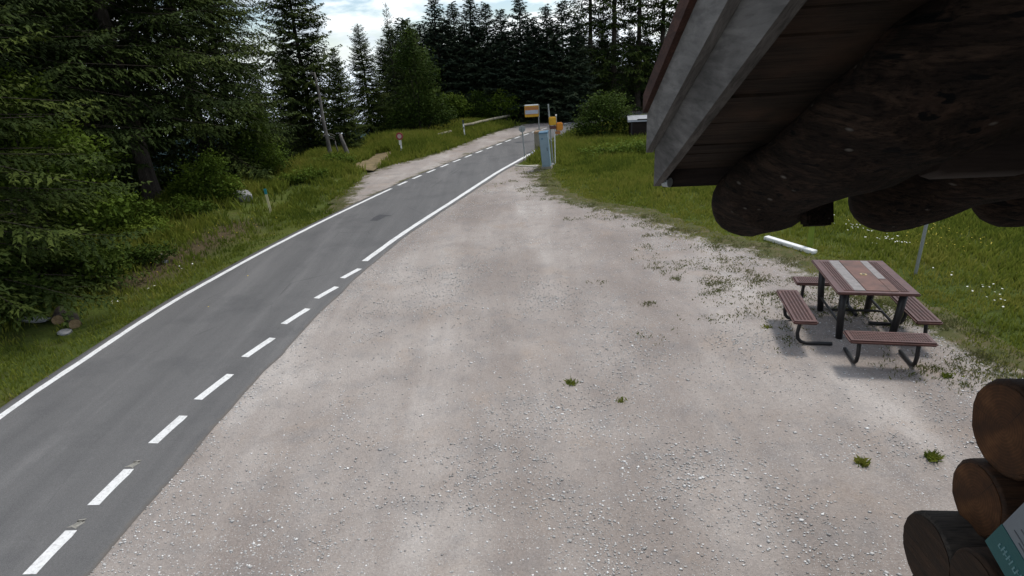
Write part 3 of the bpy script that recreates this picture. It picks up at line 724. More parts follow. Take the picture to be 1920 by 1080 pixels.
wall = [(806, 236, 52), (834, 233, 4), (866, 231, 8), (897, 229, -2), (924, 228, 6), (950, 228, 22), (983, 227, 2), (1006, 227, 40), (1030, 226, 16), (1058, 226, 4), (1084, 225, 30)]
for i, (px, py, top) in enumerate(wall):
    spx('far1' if i % 2 else 'far2', px, py, top, 'dark spruce in the dense wall of trees beyond the road bend', 1.3, group='spruce wall beyond the road bend')
for i in range(16):
    x = -9 + i * 2.3 + rnd.uniform(-.6, .6); y = 60 + rnd.uniform(-2, 2) - x * .15
    spruce('far2' if i % 2 else 'far1', x, y, height_to(x, y, rnd.uniform(34, 66)), 'dark spruce in the dense wall of trees beyond the road bend', 'spruce wall beyond the road bend', 1.15)
for i in range(15):
    x = -7 + i * 2.1 + rnd.uniform(-.5, .5); y = 53.5 + rnd.uniform(-1, 1) - max(0, x - 8) * .1
    if 5 < x < 40: y += 4
    spruce('far1' if i % 2 else 'far2', x, y, height_to(x, y, rnd.uniform(48, 84)), 'dark spruce in the dense wall of trees beyond the road bend', 'spruce wall beyond the road bend', 1.35)
for i in range(14):
    x = -12 + i * 3.2 + rnd.uniform(-.8, .8); y = 70 + rnd.uniform(-2, 2) - x * .12
    spruce('far1' if i % 2 else 'far2', x, y, height_to(x, y, rnd.uniform(52, 80)), 'dark spruce in the dense wall of trees beyond the road bend', 'spruce wall beyond the road bend', 1.3)
for i, (px, py, hh) in enumerate([(1108, 216, 17), (1150, 214, 18), (1195, 208, 18), (1238, 205, 17), (1290, 200, 18), (1350, 196, 18), (1420, 190, 17)]):
    spx('open', px, py, 0, ['tall thin spruce with open crown right of the bus stop', 'tall bare-stemmed spruce above the round bush', 'tall thin spruce left of the eave', 'tall open spruce at the tip of the eave boards', 'tall spruce mostly hidden by the eave'][min(i, 4)], .95, hh)
for i, (x, y) in enumerate([(18, 58), (24, 60), (30, 57), (36, 50), (42, 44), (46, 36)]):
    spruce('far1', x, y, rnd.uniform(11, 14), 'spruce at the meadow rim hidden behind the cabin roof', 'spruces at the meadow rim', 1.3)

def leafy_mesh(seed, blobs, n, size, stems=6):
    r = np.random.default_rng(seed); C, T = [], []; w = np.array([b[3] * b[4] * b[5] for b in blobs]) ** .7; w /= w.sum()
    for b, k in zip(blobs, (w * n).astype(int)):
        d = r.normal(size=(k, 3)); d /= np.linalg.norm(d, axis=1)[:, None]; rad = r.random(k) ** .45 * (1 + .30 * np.sin(d[:, 0] * 7 + b[0] * 9) * np.cos(d[:, 1] * 6) + .2 * np.sin(d[:, 2] * 11 + b[1]))
        # leaves gather in small sprays
        nsp = max(6, k // 22); ctr = r.normal(size=(nsp, 3)); ctr /= np.linalg.norm(ctr, axis=1)[:, None]; ctr *= (r.random(nsp) ** .4)[:, None]
        j = r.integers(0, nsp, k); d2 = np.where((r.random(k) < .72)[:, None], ctr[j] + r.normal(0, .16, (k, 3)), d * rad[:, None])
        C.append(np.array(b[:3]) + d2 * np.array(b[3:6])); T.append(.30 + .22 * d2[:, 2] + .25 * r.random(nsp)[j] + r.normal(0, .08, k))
    C = np.concatenate(C); T = np.clip(np.concatenate(T), 0, 1); k = len(C)
    a = r.random(k) * 6.28; e = r.normal(-.25, .5, k); L_ = size * r.uniform(.7, 1.4, k)
    ax = np.stack([np.cos(a) * np.cos(e), np.sin(a) * np.cos(e), np.sin(e)], 1); ro = r.uniform(-1, 1, k)
    sd_ = np.stack([-np.sin(a) * np.cos(ro), np.cos(a) * np.cos(ro), np.sin(ro)], 1)
    V = np.stack([C, C + ax * (L_ * .5)[:, None] + sd_ * (L_ * .32)[:, None], C + ax * L_[:, None], C + ax * (L_ * .5)[:, None] - sd_ * (L_ * .32)[:, None]], 1).reshape(-1, 3)
    cr_ = np_mesh('leafy_crown', V, np.arange(4 * k).reshape(-1, 4), {'tint': np.repeat(T, 4)})
    mb = MB(); rr = random.Random(seed)
    for i in range(stems):
        b = blobs[i % len(blobs)]; e_ = Vector(b[:3]) + Vector((rr.uniform(-.4, .4) * b[3], rr.uniform(-.4, .4) * b[4], rr.uniform(0, .5) * b[5]))
        s0 = Vector((rr.uniform(-.12, .12), rr.uniform(-.12, .12), -.4)); mid_ = s0.lerp(e_, .5) + Vector((0, 0, .25))
        mb.tube([s0, mid_, e_], [.045, .03, .01], 6)
    bmesh.ops.recalc_face_normals(mb.bm, faces=mb.bm.faces[:]); tr = bpy.data.meshes.new('stems'); mb.bm.to_mesh(tr); mb.bm.free(); tr.materials.append(M['bark'])
    return cr_, tr
def leafy(name, cat, seed, px, py, blobs, n, size, label, mat='leaves', group='shrubs and broadleaf trees', pos=None, stems=6):
    x, y = pos or gp(px, py); o = empty(name, (x, y, float(hgt(x, y))), 0, label, cat, group); c, s = leafy_mesh(seed, blobs, n, size, stems)
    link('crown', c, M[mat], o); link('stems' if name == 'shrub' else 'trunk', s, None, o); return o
leafy('shrub', 'shrub', 21, 392, 396, [(0, 0, .9, .9, .8, .8), (-.9, .2, .5, .7, .6, .5), (.5, 0, 1.5, .5, .5, .5), (.9, .1, .55, .6, .5, .5)], 5200, .10, 'bright green young maple bush beside the pale rock')
leafy('shrub', 'shrub', 22, 480, 338, [(0, 0, 1.5, 1.3, 1.1, 1.3), (-1.0, 0, .8, .9, .8, .8), (.3, .2, 2.6, .8, .7, .8), (1.0, 0, .9, .9, .8, .8)], 8500, .11, 'large mid green bush in the gap behind the marker post')
leafy('shrub', 'shrub', 23, 170, 448, [(0, 0, 1.4, 1.5, 1.0, .9), (-1.2, 0, 2.4, 1.3, 1.0, .6), (1.2, .2, .8, 1.0, .8, .7), (-2.2, 0, 1.2, 1.1, .9, .8), (.6, 0, 2.6, 1.1, .9, .5)], 9000, .11, 'beech bush with spreading sprays below the left spruces')
leafy('broadleaf_tree', 'tree', 31, 90, 500, [(0, 0, 2.4, 1.5, 1.1, .9), (-1.4, 0, 3.4, 1.4, 1.1, .8), (1.1, .2, 3.2, 1.2, 1.0, .7), (.2, 0, 4.4, 1.3, 1.0, .8), (1.6, 0, 1.7, 1.1, .8, .6), (-.6, 0, 5.4, 1.0, .9, .7)], 11000, .12, 'young beech with layered sprays among the left spruces')
leafy('shrub', 'shrub', 24, 110, 535, [(0, 0, .8, 1.2, .7, .7), (-1.2, 0, 1.3, 1.0, .7, .6), (1.1, 0, .5, .8, .6, .5)], 5600, .10, 'low dark bush in front of the left spruces', 'leaves_dark')
leafy('shrub', 'shrub', 25, -10, 600, [(0, 0, .8, 1.0, .8, .8), (-.6, .2, 1.6, .9, .8, .7), (.8, 0, .5, .7, .6, .4)], 5200, .10, 'dark leafy bush at the left edge of the verge', 'leaves_dark')
leafy('shrub', 'shrub', 26, 215, 500, [(0, 0, .35, .9, .5, .35), (.9, .2, .3, .7, .5, .3), (-.9, 0, .4, .7, .5, .35)], 3200, .09, 'low spreading herbs on the slope left of the thick trunk', 'leaves_dark')
for i, (px, py, lab) in enumerate([(560, 345, 'low herb thicket right of the marker post, nearer one'), (618, 322, 'low herb thicket at the foot of the bleached dead trunk'), (330, 420, 'low herbs in the grass below the thick trunk'), (250, 455, 'low leafy herbs on the bank left of the brown earth patch')]):
    leafy('shrub', 'shrub', 60 + i, px, py, [(0, 0, .25, .9, .6, .28), (-.8, .2, .2, .7, .5, .22), (.8, 0, .3, .7, .5, .28), (.2, .5, .35, .6, .5, .3)], 2600, .09, lab)
leafy('broadleaf_tree', 'tree', 27, 790, 256, [(0, 0, 2.2, 1.9, 1.5, 1.6), (-.6, 0, 5.0, .9, .8, .8), (-1.6, 0, 1.3, 1.5, 1.2, 1.2), (.5, 0, 4.2, 1.3, 1.2, 1.5), (1.3, 0, 1.6, 1.1, 1.0, 1.1), (0, 0, 5.8, .8, .7, 1.0)], 9500, .15, 'broadleaf tree in front of the dark spruces by the lay-by', 'leaves_dark')
for i, (px, py, s, lab) in enumerate([(846, 240, 1.0, 'leafy shrub right of the broadleaf tree by the lay-by'), (896, 235, 1.05, 'leafy shrub behind the white marker post with dark top'), (938, 233, 1.1, 'leafy shrub behind the far end of the timber rail'), (975, 227, 1.0, 'leafy shrub behind the yellow bus stop panel'), (1015, 224, 1.1, 'leafy shrub right of the bus stop panel'), (1062, 222, 1.1, 'leafy shrub behind the two orange boxes')]):
    leafy('shrub', 'shrub', 40 + i, px, py, [(0, 0, .9 * s, 1.3 * s, 1.0, .9 * s), (-.9, 0, .6, .9, .8, .6), (.9, 0, 1.3 * s, .9, .8, .8), (.1, 0, 1.8 * s, .7, .6, .6)], 3400, .14, lab, 'leaves_dark' if i % 2 else 'leaves')
leafy('shrub', 'shrub', 28, 1128, 262, [(0, 0, 1.1, 1.6, 1.2, 1.0), (-1.0, 0, .7, 1.0, .9, .7), (.5, 0, 2.0, 1.1, 1.0, .8), (1.2, 0, 1.0, .9, .9, .9), (-.4, 0, 1.9, .8, .7, .7)], 8500, .12, 'big round bush between the bus stop and the dark box', 'leaves_dark')
leafy('shrub', 'shrub', 29, 1180, 292, [(0, 0, .4, 1.2, .8, .45), (-1.3, 0, .3, 1.0, .8, .35), (1.2, 0, .4, 1.0, .8, .4)], 3800, .10, 'low tangle of plants in front of the big round bush')

# dead trunks
def snag(name, pxb, pyb, top_px, r0, label, stubs=8, seed=1):
    x, y = gp(pxb, pyb); h = height_to(x, y, top_px[1]); z = float(hgt(x, y)); rr = random.Random(seed)
    # lean that brings the top over the point it is seen against
    Fd = y * cp - (h - CAM_H) * sp; 
    o = empty(name, (x, y, z), 0, label, 'dead tree', 'dead trunks by the lay-by')
    lean = top_px[0]; mb = MB(); P_ = [(lean * i / 7 + rr.uniform(-.03, .03), rr.uniform(-.03, .03), -.2 + (h - z + .2) * i / 7) for i in range(8)]
    mb.tube(P_, [r0 * (1.25 if i == 0 else 1) * (1 - .085 * i) for i in range(8)], 9, True, rr, .06); mb.build('trunk', M['dead_bark'], o, True)
    for k in range(stubs):
        mb = MB(); q = Vector(P_[rr.randint(2, 7)]) + Vector((0, 0, rr.uniform(-.3, .3))); a = rr.random() * 6.28; l_ = rr.uniform(.25, .7)
        mb.tube([q, q + Vector((math.cos(a) * l_ * .6, math.sin(a) * l_ * .6, -.02)), q + Vector((math.cos(a) * l_, math.sin(a) * l_, -.12))], [.022, .016, .006], 5); mb.build('branch_stub', M['dead_bark'], o)
    return o
snag('dead_tree', 624, 312, (-.15, 138), .12, 'tall bleached dead trunk with broken branch stubs', 16, 3)
snag('dead_tree', 657, 310, (-.25, 254), .17, 'short broken grey trunk leaning left beside the tall dead one', 0, 4)
snag('dead_tree', 637, 308, (-.05, 268), .07, 'thin grey stump between the two larger dead trunks', 0, 5)
snag('dead_tree', 1017, 226, (-.15, 128), .15, 'pale dead stem rising behind the bus stop panel', 3, 6)

# rock, cut logs
def rock(name, px, py, size, label, cat='rock', mat='rock', seed=1, sub=3):
    x, y = gp(px, py); bm = bmesh.new(); bmesh.ops.create_icosphere(bm, subdivisions=sub, radius=1); r = np.random.default_rng(seed)
    pl = [(r.normal(size=3), r.uniform(.62, .95)) for _ in range(12)]; pl = [(n_ / np.linalg.norm(n_), d_) for n_, d_ in pl]
    for v in bm.verts:
        c = np.array(v.co)
        for n_, d_ in pl:
            e = c @ n_ - d_
            if e > 0: c = c - n_ * e
        c = c * np.array(size) * (1 + r.normal(0, .02)); v.co = Vector(c)
    me = bpy.data.meshes.new(name); bm.to_mesh(me); bm.free(); o = link(name, me, M[mat]); o.location = (x, y, float(hgt(x, y)) + size[2] * .55); return tag(o, label, cat, 'rocks on the verge')
rock('boulder', 458, 382, (.42, .30, .30), 'angular grey and white boulder in the grass below the maple bush', seed=3)
rock('boulder', 440, 372, (.25, .22, .20), 'smaller grey rock left behind the angular boulder', seed=8)
rock('boulder', 1035, 309, (.12, .1, .09), 'small white stone at the foot of the blue grey cabinet', seed=9, sub=2)
rock('boulder', 310, 490, (.10, .09, .06), 'little grey stone halfway up the left verge', seed=12, sub=2)
rock('boulder', 60, 598, (.42, .14, .10), 'flat grey stone left of the two sawn logs', seed=13, sub=2)
rock('boulder', 118, 612, (.16, .12, .07), 'reddish flat stone below the two sawn logs', seed=14, sub=2)
def cut_log(px, py, r_, rz, label, seed):
    x, y = gp(px, py); o = empty('cut_log', (x, y, float(hgt(x, y)) + r_ * .75), rz, label, 'log', 'sawn logs on the left verge'); rr = random.Random(seed)
    MB().tube([(0, 0, 0), (-.25, .25, .0), (-.5, .5, -.02)], [r_, r_ * 1.03, r_], 14, True, rr, .03).build('bark', M['bark'], o)
    d = Vector((.707, -.707, .0)); MB().tube([d * .002, d * .012], r_ * .93, 14).build('cut_face', M['cutwood'], o)
    return o
cut_log(107, 596, .12, R(-15), 'pale sawn log end, left one of the pair on the verge', 1)
cut_log(138, 601, .12, R(-5), 'orange brown sawn log end, right one of the pair on the verge', 2)

# ------------------------------------------------------------------ small roadside furniture
def marker(px, py, h, label, cap, body, lean=0.0, band=None):
    x, y = gp(px, py); o = empty('marker_post', (x, y, float(hgt(x, y))), R(10), label, 'marker post', 'roadside marker posts'); o.rotation_euler[1] = lean
    pr = [(-.042, -.03), (.042, -.03), (.034, .03), (-.034, .03)]
    MB().prism(pr, -.1, h * .78).build('post', M[body], o); MB().prism([(a * 1.06, b * 1.06) for a, b in pr], h * .78, h).build('cap', M[cap], o)
    if band: MB().box((0, -.036, h * .55), (.05, .008, .14)).build('reflector', M[band], o)
    return o
marker(508, 397, .88, 'cream marker post with teal top in the grass', 'teal', 'cream', -.05)
o = marker(872, 258, 1.15, 'white marker post with dark top beside the timber rail', 'navy', 'white', -.05, 'darkmetal')
# round red sign
x, y = gp(754, 291); o = empty('round_sign', (x, y, float(hgt(x, y))), R(-10), 'small round red and white sign on a white post by the lay-by', 'sign')
MB().tube([(0, 0, -.1), (0, 0, .62)], .045, 8).build('post', M['white'], o)
MB().tube([(0, -.045, 1.0), (0, -.075, 1.0)], .20, 22).build('sign_disc', M['red'], o)
MB().tube([(0, -.0755, 1.0), (0, -.080, 1.0)], .12, 20).build('sign_face', plain('pink white face', (.55, .40, .40), .5, .1), o)
MB().tube([(0, 0, .62), (0, 0, 1.1)], .03, 8).build('upper_post', M['galv'], o)
MB().box((0, -.06, .66), (.15, .02, .26), bevel=.008).build('white_plate', M['white'], o)
# timber rails
def rail(p0, p1, label, seed):
    a, b = np.array(gp(*p0)), np.array(gp(*p1)); rr = random.Random(seed); c = (a + b) / 2; L_ = float(np.linalg.norm(b - a)); rz = math.atan2(b[1] - a[1], b[0] - a[0])
    o = empty('timber_rail', (c[0], c[1], float(hgt(*c))), rz, label, 'rail', 'timber rails edging the lay-by')
    MB().tube([(-L_ / 2 + L_ * i / 6, rr.uniform(-.03, .03), .42 + rr.uniform(-.015, .015)) for i in range(7)], .085, 8, True, rr, .05).build('beam', M['rail'], o)
    for k in (-.42, 0, .42): MB().tube([(k * L_, 0.0, -.2), (k * L_, 0.0, .36)], .07, 8).build('support_post', M['bark'], o)
    return o
rail((820, 267), (847, 259), 'short pale timber rail beside the broadleaf tree', 1)
rail((871, 253), (956, 232), 'long pale timber rail along the lay-by near its far end', 2)
# round sign seen from behind
x, y = gp(984, 294); o = empty('round_sign', (x, y, -.02), R(0), 'grey back of a round sign on a thin pole at the road edge', 'sign'); o.rotation_euler[1] = -.05
h = 1.52
MB().tube([(0, 0, -.1), (0, 0, h)], .03, 8).build('pole', M['galv'], o)
MB().tube([(0, .035, h - .12), (0, .06, h - .12)], .165, 24).build('sign_disc', M['galv'], o)
MB().box((0, .031, h - .12), (.16, .012, .03)).build('bracket', M['galv'], o)
# bus stop
x, y = gp(1012, 262); h = height_to(x, y, 196); o = empty('bus_stop_sign', (x, y, -.02), R(0), 'yellow bus stop panel with white top and pale name strip on a pole', 'bus stop sign'); s = h / 2.25
MB().tube([(0.0, .06, -.1), (-.02, .06, h * .98)], .035, 8).build('pole', M['galv'], o)
w = .84; cx_ = -.42; zb, zt = h - .78, h
MB().box((cx_, 0, (zb + zt) / 2), (w, .09, zt - zb - .13), bevel=.02).build('panel', M['yellow'], o)
MB().box((cx_, 0.005, zt - .055), (w * 1.06, .13, .11), bevel=.045).build('top_cap', M['white'], o)
MB().box((cx_, -.048, zt - .22), (w * .92, .006, .19)).build('faded_band', M['rorange'], o)
MB().box((cx_, -.050, zt - .43), (w * .94, .006, .22)).build('name_strip', M['lilac'], o)
MB().box((cx_, -.049, zt - .565), (w * .80, .006, .035)).build('underline', M['rorange'], o)
MB().box((cx_ + w * .53, 0, (zb + zt) / 2), (.035, .11, zt - zb - .02)).build('side_frame', M['galv'], o)
# tall pole with orange boxes
x, y = gp(1037, 307); h = height_to(x, y, 197); o = empty('sign_pole', (x, y, -.02), R(0), 'grey leaning pole carrying a yellow box above an orange box', 'sign pole')
MB().tube([(0, 0, -.1), (-.14, 0, h)], .034, 8).build('pole', M['galv'], o)
u_ = h / 110.0
MB().box((.02, -.10, h - 30 * u_), (.32, .20, .36), bevel=.03).build('yellow_box', M['yellow'], o)
MB().box((.03, -.10, h - 41.5 * u_), (.29, .16, .13), bevel=.02).build('maroon_base', M['maroon'], o)
MB().box((.34, .0, h - 41 * u_), (.31, .18, .36), bevel=.04).build('orange_box', M['orange'], o)
MB().tube([(.20, .02, h - 52 * u_), (.20, .02, h - 20 * u_)], .028, 8).build('box_post', M['galv'], o)
MB().tube([(.20, .02, h - 22 * u_), (.20, .02, h - 19 * u_)], .04, 8).build('post_cap', M['white'], o)
MB().box((.26, .02, h - 52 * u_), (.24, .10, .13), bevel=.02).build('lower_bracket', M['rorange'], o)
MB().tube([(.10, 0.02, -.1), (.12, .02, h - 42 * u_)], .022, 8).build('second_pole', M['white'], o)
# cabinet
x, y = gp(1026, 315); h = height_to(x, y, 249); o = empty('utility_cabinet', (x, y, -.02), R(-14), 'tall blue grey metal cabinet with dark cap in the grass', 'cabinet'); o.rotation_euler[1] = -.07
MB().box((0, 0, .04), (.46, .40, .14), bevel=.01).build('plinth', M['beige'], o)
MB().box((0, 0, h / 2 + .03), (.38, .34, h - .14), bevel=.012).build('body', M['cabinet'], o)
MB().box((0, 0, h + .0), (.42, .38, .07), Matrix.Rotation(R(7), 4, 'X'), bevel=.015).build('cap', M['cabtop'], o)
dr = MB().box((-.005, -.175, h * .50), (.33, .014, h * .80), bevel=.004).build('door', plain('blue grey door paint', (.215, .295, .345), .5, .12, 4), o)
MB().box((.12, -.187, h * .55), (.025, .02, .14), bevel=.004).build('handle', M['darkmetal'], dr)
MB().box((-.06, -.186, h * .84), (.10, .012, .06)).build('vent', M['cabtop'], o)
x, y = gp(1013, 284); h2 = height_to(x, y, 246); o = empty('litter_bin', (x, y, -.02), R(-14), 'beige bin with tan lid half hidden behind the blue grey cabinet', 'bin')
MB().box((0, 0, h2 * .45), (.52, .42, h2 * .86), bevel=.02).build('body', M['beige'], o); MB().box((0, 0, h2 * .93), (.56, .46, h2 * .12), bevel=.03).build('lid', M['tan'], o)
# dark box with white top beyond the bush
x, y = gp(1196, 262); h = height_to(x, y, 214); o = empty('storage_box', (x, y, -.05), R(-8), 'dark brown box with a white curved lid beyond the round bush', 'box')
MB().box((.25, 0, h * .36), (1.5, 1.1, h * .72), bevel=.02).build('body', M['brown_box'], o)
for k in (-.4, .9): MB().box((k, -.56, h * .36), (.07, .04, h * .70)).build('corner_batten', M['darkmetal'], o)
bm_ = MB(); sec = [(.0, -.65), (.12, -.62), (.24, -.45), (.30, -.2), (.30, .2), (.22, .5), (.0, .62)]
lo = [bm_.bm.verts.new((-.62, q, h * .74 + zz * .9)) for zz, q in sec]; hi = [bm_.bm.verts.new((1.05, q, h * .74 + zz * .9)) for zz, q in sec]
for i in range(len(sec) - 1): bm_.bm.faces.new((lo[i], lo[i + 1], hi[i + 1], hi[i]))
bm_.bm.faces.new(lo); bm_.bm.faces.new(hi[::-1]); bm_.bm.faces.new((lo[0], hi[0], hi[-1], lo[-1])); bm_.build('lid', plain('grey white lid', (.30, .31, .33), .5, .2, 5), o)
MB().box((.35, -.60, h * .80), (.9, .06, .10)).build('dark_slot', M['darkmetal'], o)
# white timber and posts at the meadow rim
a, b = np.array(gp(1436, 446)), np.array(gp(1528, 474)); c = (a + b) / 2; L_ = float(np.linalg.norm(b - a)); rz = math.atan2(b[1] - a[1], b[0] - a[0])
o = tag(MB().box((0, 0, .03), (L_, .17, .09), bevel=.012).build('white_beam', M['white']), 'white painted beam lying at the grass edge behind the picnic table', 'beam'); o.location = (c[0], c[1], -.02); o.rotation_euler[2] = rz
x, y = gp(1518, 462); o = empty('marker_stake', (x, y, -.05), 0, 'yellow green stake standing by the white beam', 'stake')
MB().tube([(0, 0, -.1), (0, .0, .72)], [.075, .055], 10).build('stake', M['lime'], o); MB().tube([(0, 0, .72), (0, 0, .78)], [.056, .03], 10).build('tip', M['lime'], o)
x, y = gp(1716, 514); h = height_to(x, y, 395); o = empty('thin_post', (x, y, -.05), 0, 'thin grey metal post in the meadow behind the picnic table', 'post')
MB().tube([(0, 0, -.2), (0.02, 0, h)], .033, 10).build('post', M['galv'], o); MB().tube([(.02, 0, h), (.02, 0, h + .03)], [.036, .02], 10).build('post_cap', M['darkmetal'], o)
# white edge board across the gravel tip
a, b = np.array(gp(966, 311)), np.array(gp(1006, 313)); c = (a + b) / 2
o = tag(MB().box((0, 0, 0), (float(np.linalg.norm(b - a)), .10, .10), bevel=.01).build('kerb_stone', M['offwhite']), 'pale kerb stone across the pointed end of the gravel', 'kerb'); o.location = (c[0], c[1], .0); o.rotation_euler[2] = math.atan2(b[1] - a[1], b[0] - a[0])

# ------------------------------------------------------------------ picnic table
fl, fr_, bl, br = [np.array(gp(*p, .90)) for p in ((1585, 551), (1728, 554), (1517, 487), (1646, 489))]
ctr = (fl + fr_ + bl + br) / 4; ux = ((fr_ - fl) + (br - bl)) / 2; W_ = float(np.linalg.norm(ux)) * 1.07; rz = math.atan2(ux[1], ux[0])
vy = ((bl - fl) + (br - fr_)) / 2; D_ = float(np.linalg.norm(vy)) * .98; TH = .90
PT = empty('picnic_table', (ctr[0], ctr[1], -.01), rz, 'brown metal picnic table with four attached benches on the gravel', 'picnic table')
top = MB().box((0, 0, TH), (W_, D_, .045), bevel=.014).build('tabletop', M['tbrown'], PT)
zt = TH + .0235
for xx, w_, m_ in ((-.335 * W_, .13 * W_, 'tbrown'), (-.20 * W_, .14 * W_, 'tgrey'), (.02 * W_, .285 * W_, 'trust'), (.335 * W_, .10 * W_, 'tbrown')):
    MB().box((xx, .01 * D_, zt + .003), (w_, D_ * .90, .008), bevel=.003).build('tabletop_panel', M[m_], top)
MB().box((.215 * W_, .18 * D_, zt + .003), (.10 * W_, D_ * .56, .008), bevel=.003).build('tabletop_panel', M['tgrey'], top, label='grey strip on the far half of the tabletop')
MB().box((.215 * W_, -.28 * D_, zt + .003), (.10 * W_, D_ * .33, .008), bevel=.003).build('tabletop_panel', M['trust'], top)
for xx in (-.335 * W_, .335 * W_):
    mb = MB()
    for i in range(34):
        for j in (-1, 0, 1): mb.box((xx + j * .030 * W_, -.42 * D_ + i * .025 * D_, zt + .008), (.017 * W_, .014 * D_, .004))
    mb.build('slot_pattern', M['hole'], top)
MB().tube([(.03 * W_, .02 * D_, zt + .006), (.03 * W_, .02 * D_, zt + .012)], .055, 20).build('umbrella_ring', M['brass'], top)
MB().tube([(.03 * W_, .02 * D_, zt + .011), (.03 * W_, .02 * D_, zt + .016)], .026, 16).build('umbrella_hole', M['darkmetal'], top)
lx, ly = W_ * .37, D_ * .38
for sx in (-1, 1):
    for sy in (-1, 1):
        mb = MB(); mb.tube([(sx * lx, sy * ly, TH - .02), (sx * lx * .96, sy * ly * .97, TH * .5), (sx * lx * .88, sy * ly * .92, .0)], [.060, .058, .055], 10); mb.build('leg', M['tblack'], PT, True)
for sx in (-1, 1): MB().tube([(sx * lx * .93, -ly * .95, TH * .30), (sx * lx * .93, ly * .95, TH * .30)], .022, 8).build('stretcher', M['tblack'], PT)
for sy in (-1, 1): MB().tube([(-lx, sy * ly, TH - .05), (lx, sy * ly, TH - .05)], .022, 8).build('stretcher', M['tblack'], PT)
MB().tube([(-lx * .93, 0, TH * .30), (lx * .93, 0, TH * .30)], .022, 8).build('stretcher', M['tblack'], PT)
SH = .48
def bench(cx, cy, ln, rot):
    Mx = Matrix.Translation((cx, cy, 0)) @ Matrix.Rotation(rot, 4, 'Z')          # local: x along the seat, +y outwards
    st = MB().box((0, 0, SH), (ln, .38, .060), bevel=.022).xf(Mx).build('bench_seat', M['tbrown'], PT)
    mb = MB()
    for i in range(30):
        for j in range(5): mb.box((-ln * .43 + i * ln * .86 / 29, -.11 + j * .055, SH + .031), (ln * .017, .030, .004))
    mb.xf(Mx).build('seat_slots', M['hole'], st)
    for s in (-1, 1):
        x_ = s * ln * .34
        pts = [(x_, .02, SH - .02), (x_, .04, SH * .62), (x_, .05, .20), (x_, .03, .10), (x_, -.02, .045), (x_, -.10, .025), (x_, -.50, .03)]
        MB().tube(pts, .031, 8).xf(Mx).build('bench_leg', M['tblack'], PT, True)
    MB().tube([(-ln * .34, .03, SH - .04), (ln * .34, .03, SH - .04)], .018, 8).xf(Mx).build('bench_rail', M['tblack'], PT)
def bench_at(cs, rot, ln=None):
    P_ = np.array([gp(*c, SH) for c in cs]).mean(0) - ctr; c_, s_ = math.cos(-rz), math.sin(-rz)
    bench(P_[0] * c_ - P_[1] * s_, P_[0] * s_ + P_[1] * c_, ln, rot)
bench_at([(1590, 622), (1722, 619), (1747, 643), (1612, 651)], math.pi, 1.18)
bench_at([(1447, 544), (1488, 542), (1543, 604), (1498, 611)], math.pi / 2, 1.42)
bench_at([(1680, 558), (1712, 555), (1754, 600), (1720, 606)], -math.pi / 2, 1.15)
bench_at([(1486, 520), (1600, 517), (1622, 534), (1502, 537)], 0, 1.18)

# ------------------------------------------------------------------ log cabin (local x = along its front wall, y = down the roof slope)
AZ = R(4.77); TP = math.tan(R(24.3)); OX, OY = 2.2, 2.45
def cw(u, v): return (u * math.cos(AZ) + v * math.sin(AZ), -u * math.sin(AZ) + v * math.cos(AZ))
cxw, cyw = cw(OX, OY)
CB = empty('log_cabin', (cxw, cyw, -.02), -AZ, 'dark brown log cabin with grey verge boards under a low roof', 'cabin')
T_ = lambda u, v, z: (u - OX, v - OY, z)
VE, UE, ZE = 3.70, 0.618, 3.925                       # eave corner of the verge
zs = lambda v, dz=0.0: ZE + (VE - v) * TP + dz         # height along the slope
RID = -1.4; UX = 9.5
def slope_box(u0, u1, v0, v1, dz0, dz1, name, mat, back=False, label=None):
    mb = MB(); P_ = []
    for dz in (dz0, dz1):
        for (u, v) in ((u0, v0), (u1, v0), (u1, v1), (u0, v1)):
            z = zs(v, dz); vv = v if not back else 2 * RID - v
            P_.append(mb.bm.verts.new(T_(u, vv, z)))
    for q in ((0, 1, 2, 3), (4, 5, 6, 7), (0, 1, 5, 4), (1, 2, 6, 5), (2, 3, 7, 6), (3, 0, 4, 7)): mb.bm.faces.new([P_[i] for i in q])
    return mb.build(name, mat, CB, label=label)
for bk in (False, True):
    slope_box(UE, UE + .045, RID, VE, 0, .27, 'verge_board', M['verge'], bk, None if bk else 'lower weathered grey verge board')
    slope_box(UE - .045, UE - .002, RID, VE + .05, .225, .455, 'verge_board', M['verge_top'], bk, None if bk else 'upper pale grey verge board')
    roof_c = slope_box(UE - .075, UX + .1, RID, VE + .03, .457, .56, 'roof_covering', M['roofing'], bk)
    slope_box(UE + .047, UX, RID, VE - .05, .36, .45, 'roof_deck', M['soffit'], bk)
# soffit boards, each with a gap
v = VE - .055; kk = 0; mb = MB(); rr = random.Random(4)
while v > RID + .1:
    w_ = rr.uniform(.13, .165); z0 = rr.uniform(.085, .098)
    a0 = [T_(UE + .048, v, zs(v, z0)), T_(UX, v, zs(v, z0)), T_(UX, v - w_, zs(v - w_, z0)), T_(UE + .048, v - w_, zs(v - w_, z0))]
    b0 = [(p[0], p[1], p[2] + .03) for p in a0]
    vs = [mb.bm.verts.new(p) for p in a0 + b0]
    for q in ((0, 1, 2, 3), (4, 5, 6, 7), (0, 1, 5, 4), (1, 2, 6, 5), (2, 3, 7, 6), (3, 0, 4, 7)): mb.bm.faces.new([vs[i] for i in q])
    v -= w_ + .008
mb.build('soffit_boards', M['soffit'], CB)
MB().box(T_((UE + UX) / 2 + .02, VE - .025, ZE + .13), (UX - UE - .06, .04, .26)).build('eave_board', M['brown_box'], CB)
MB().tube([T_(UE + .055, VE - .045, ZE + .035), T_(UE + .085, VE - .075, ZE + .035)], .030, 12).build('verge_bolt', M['galv'], CB)
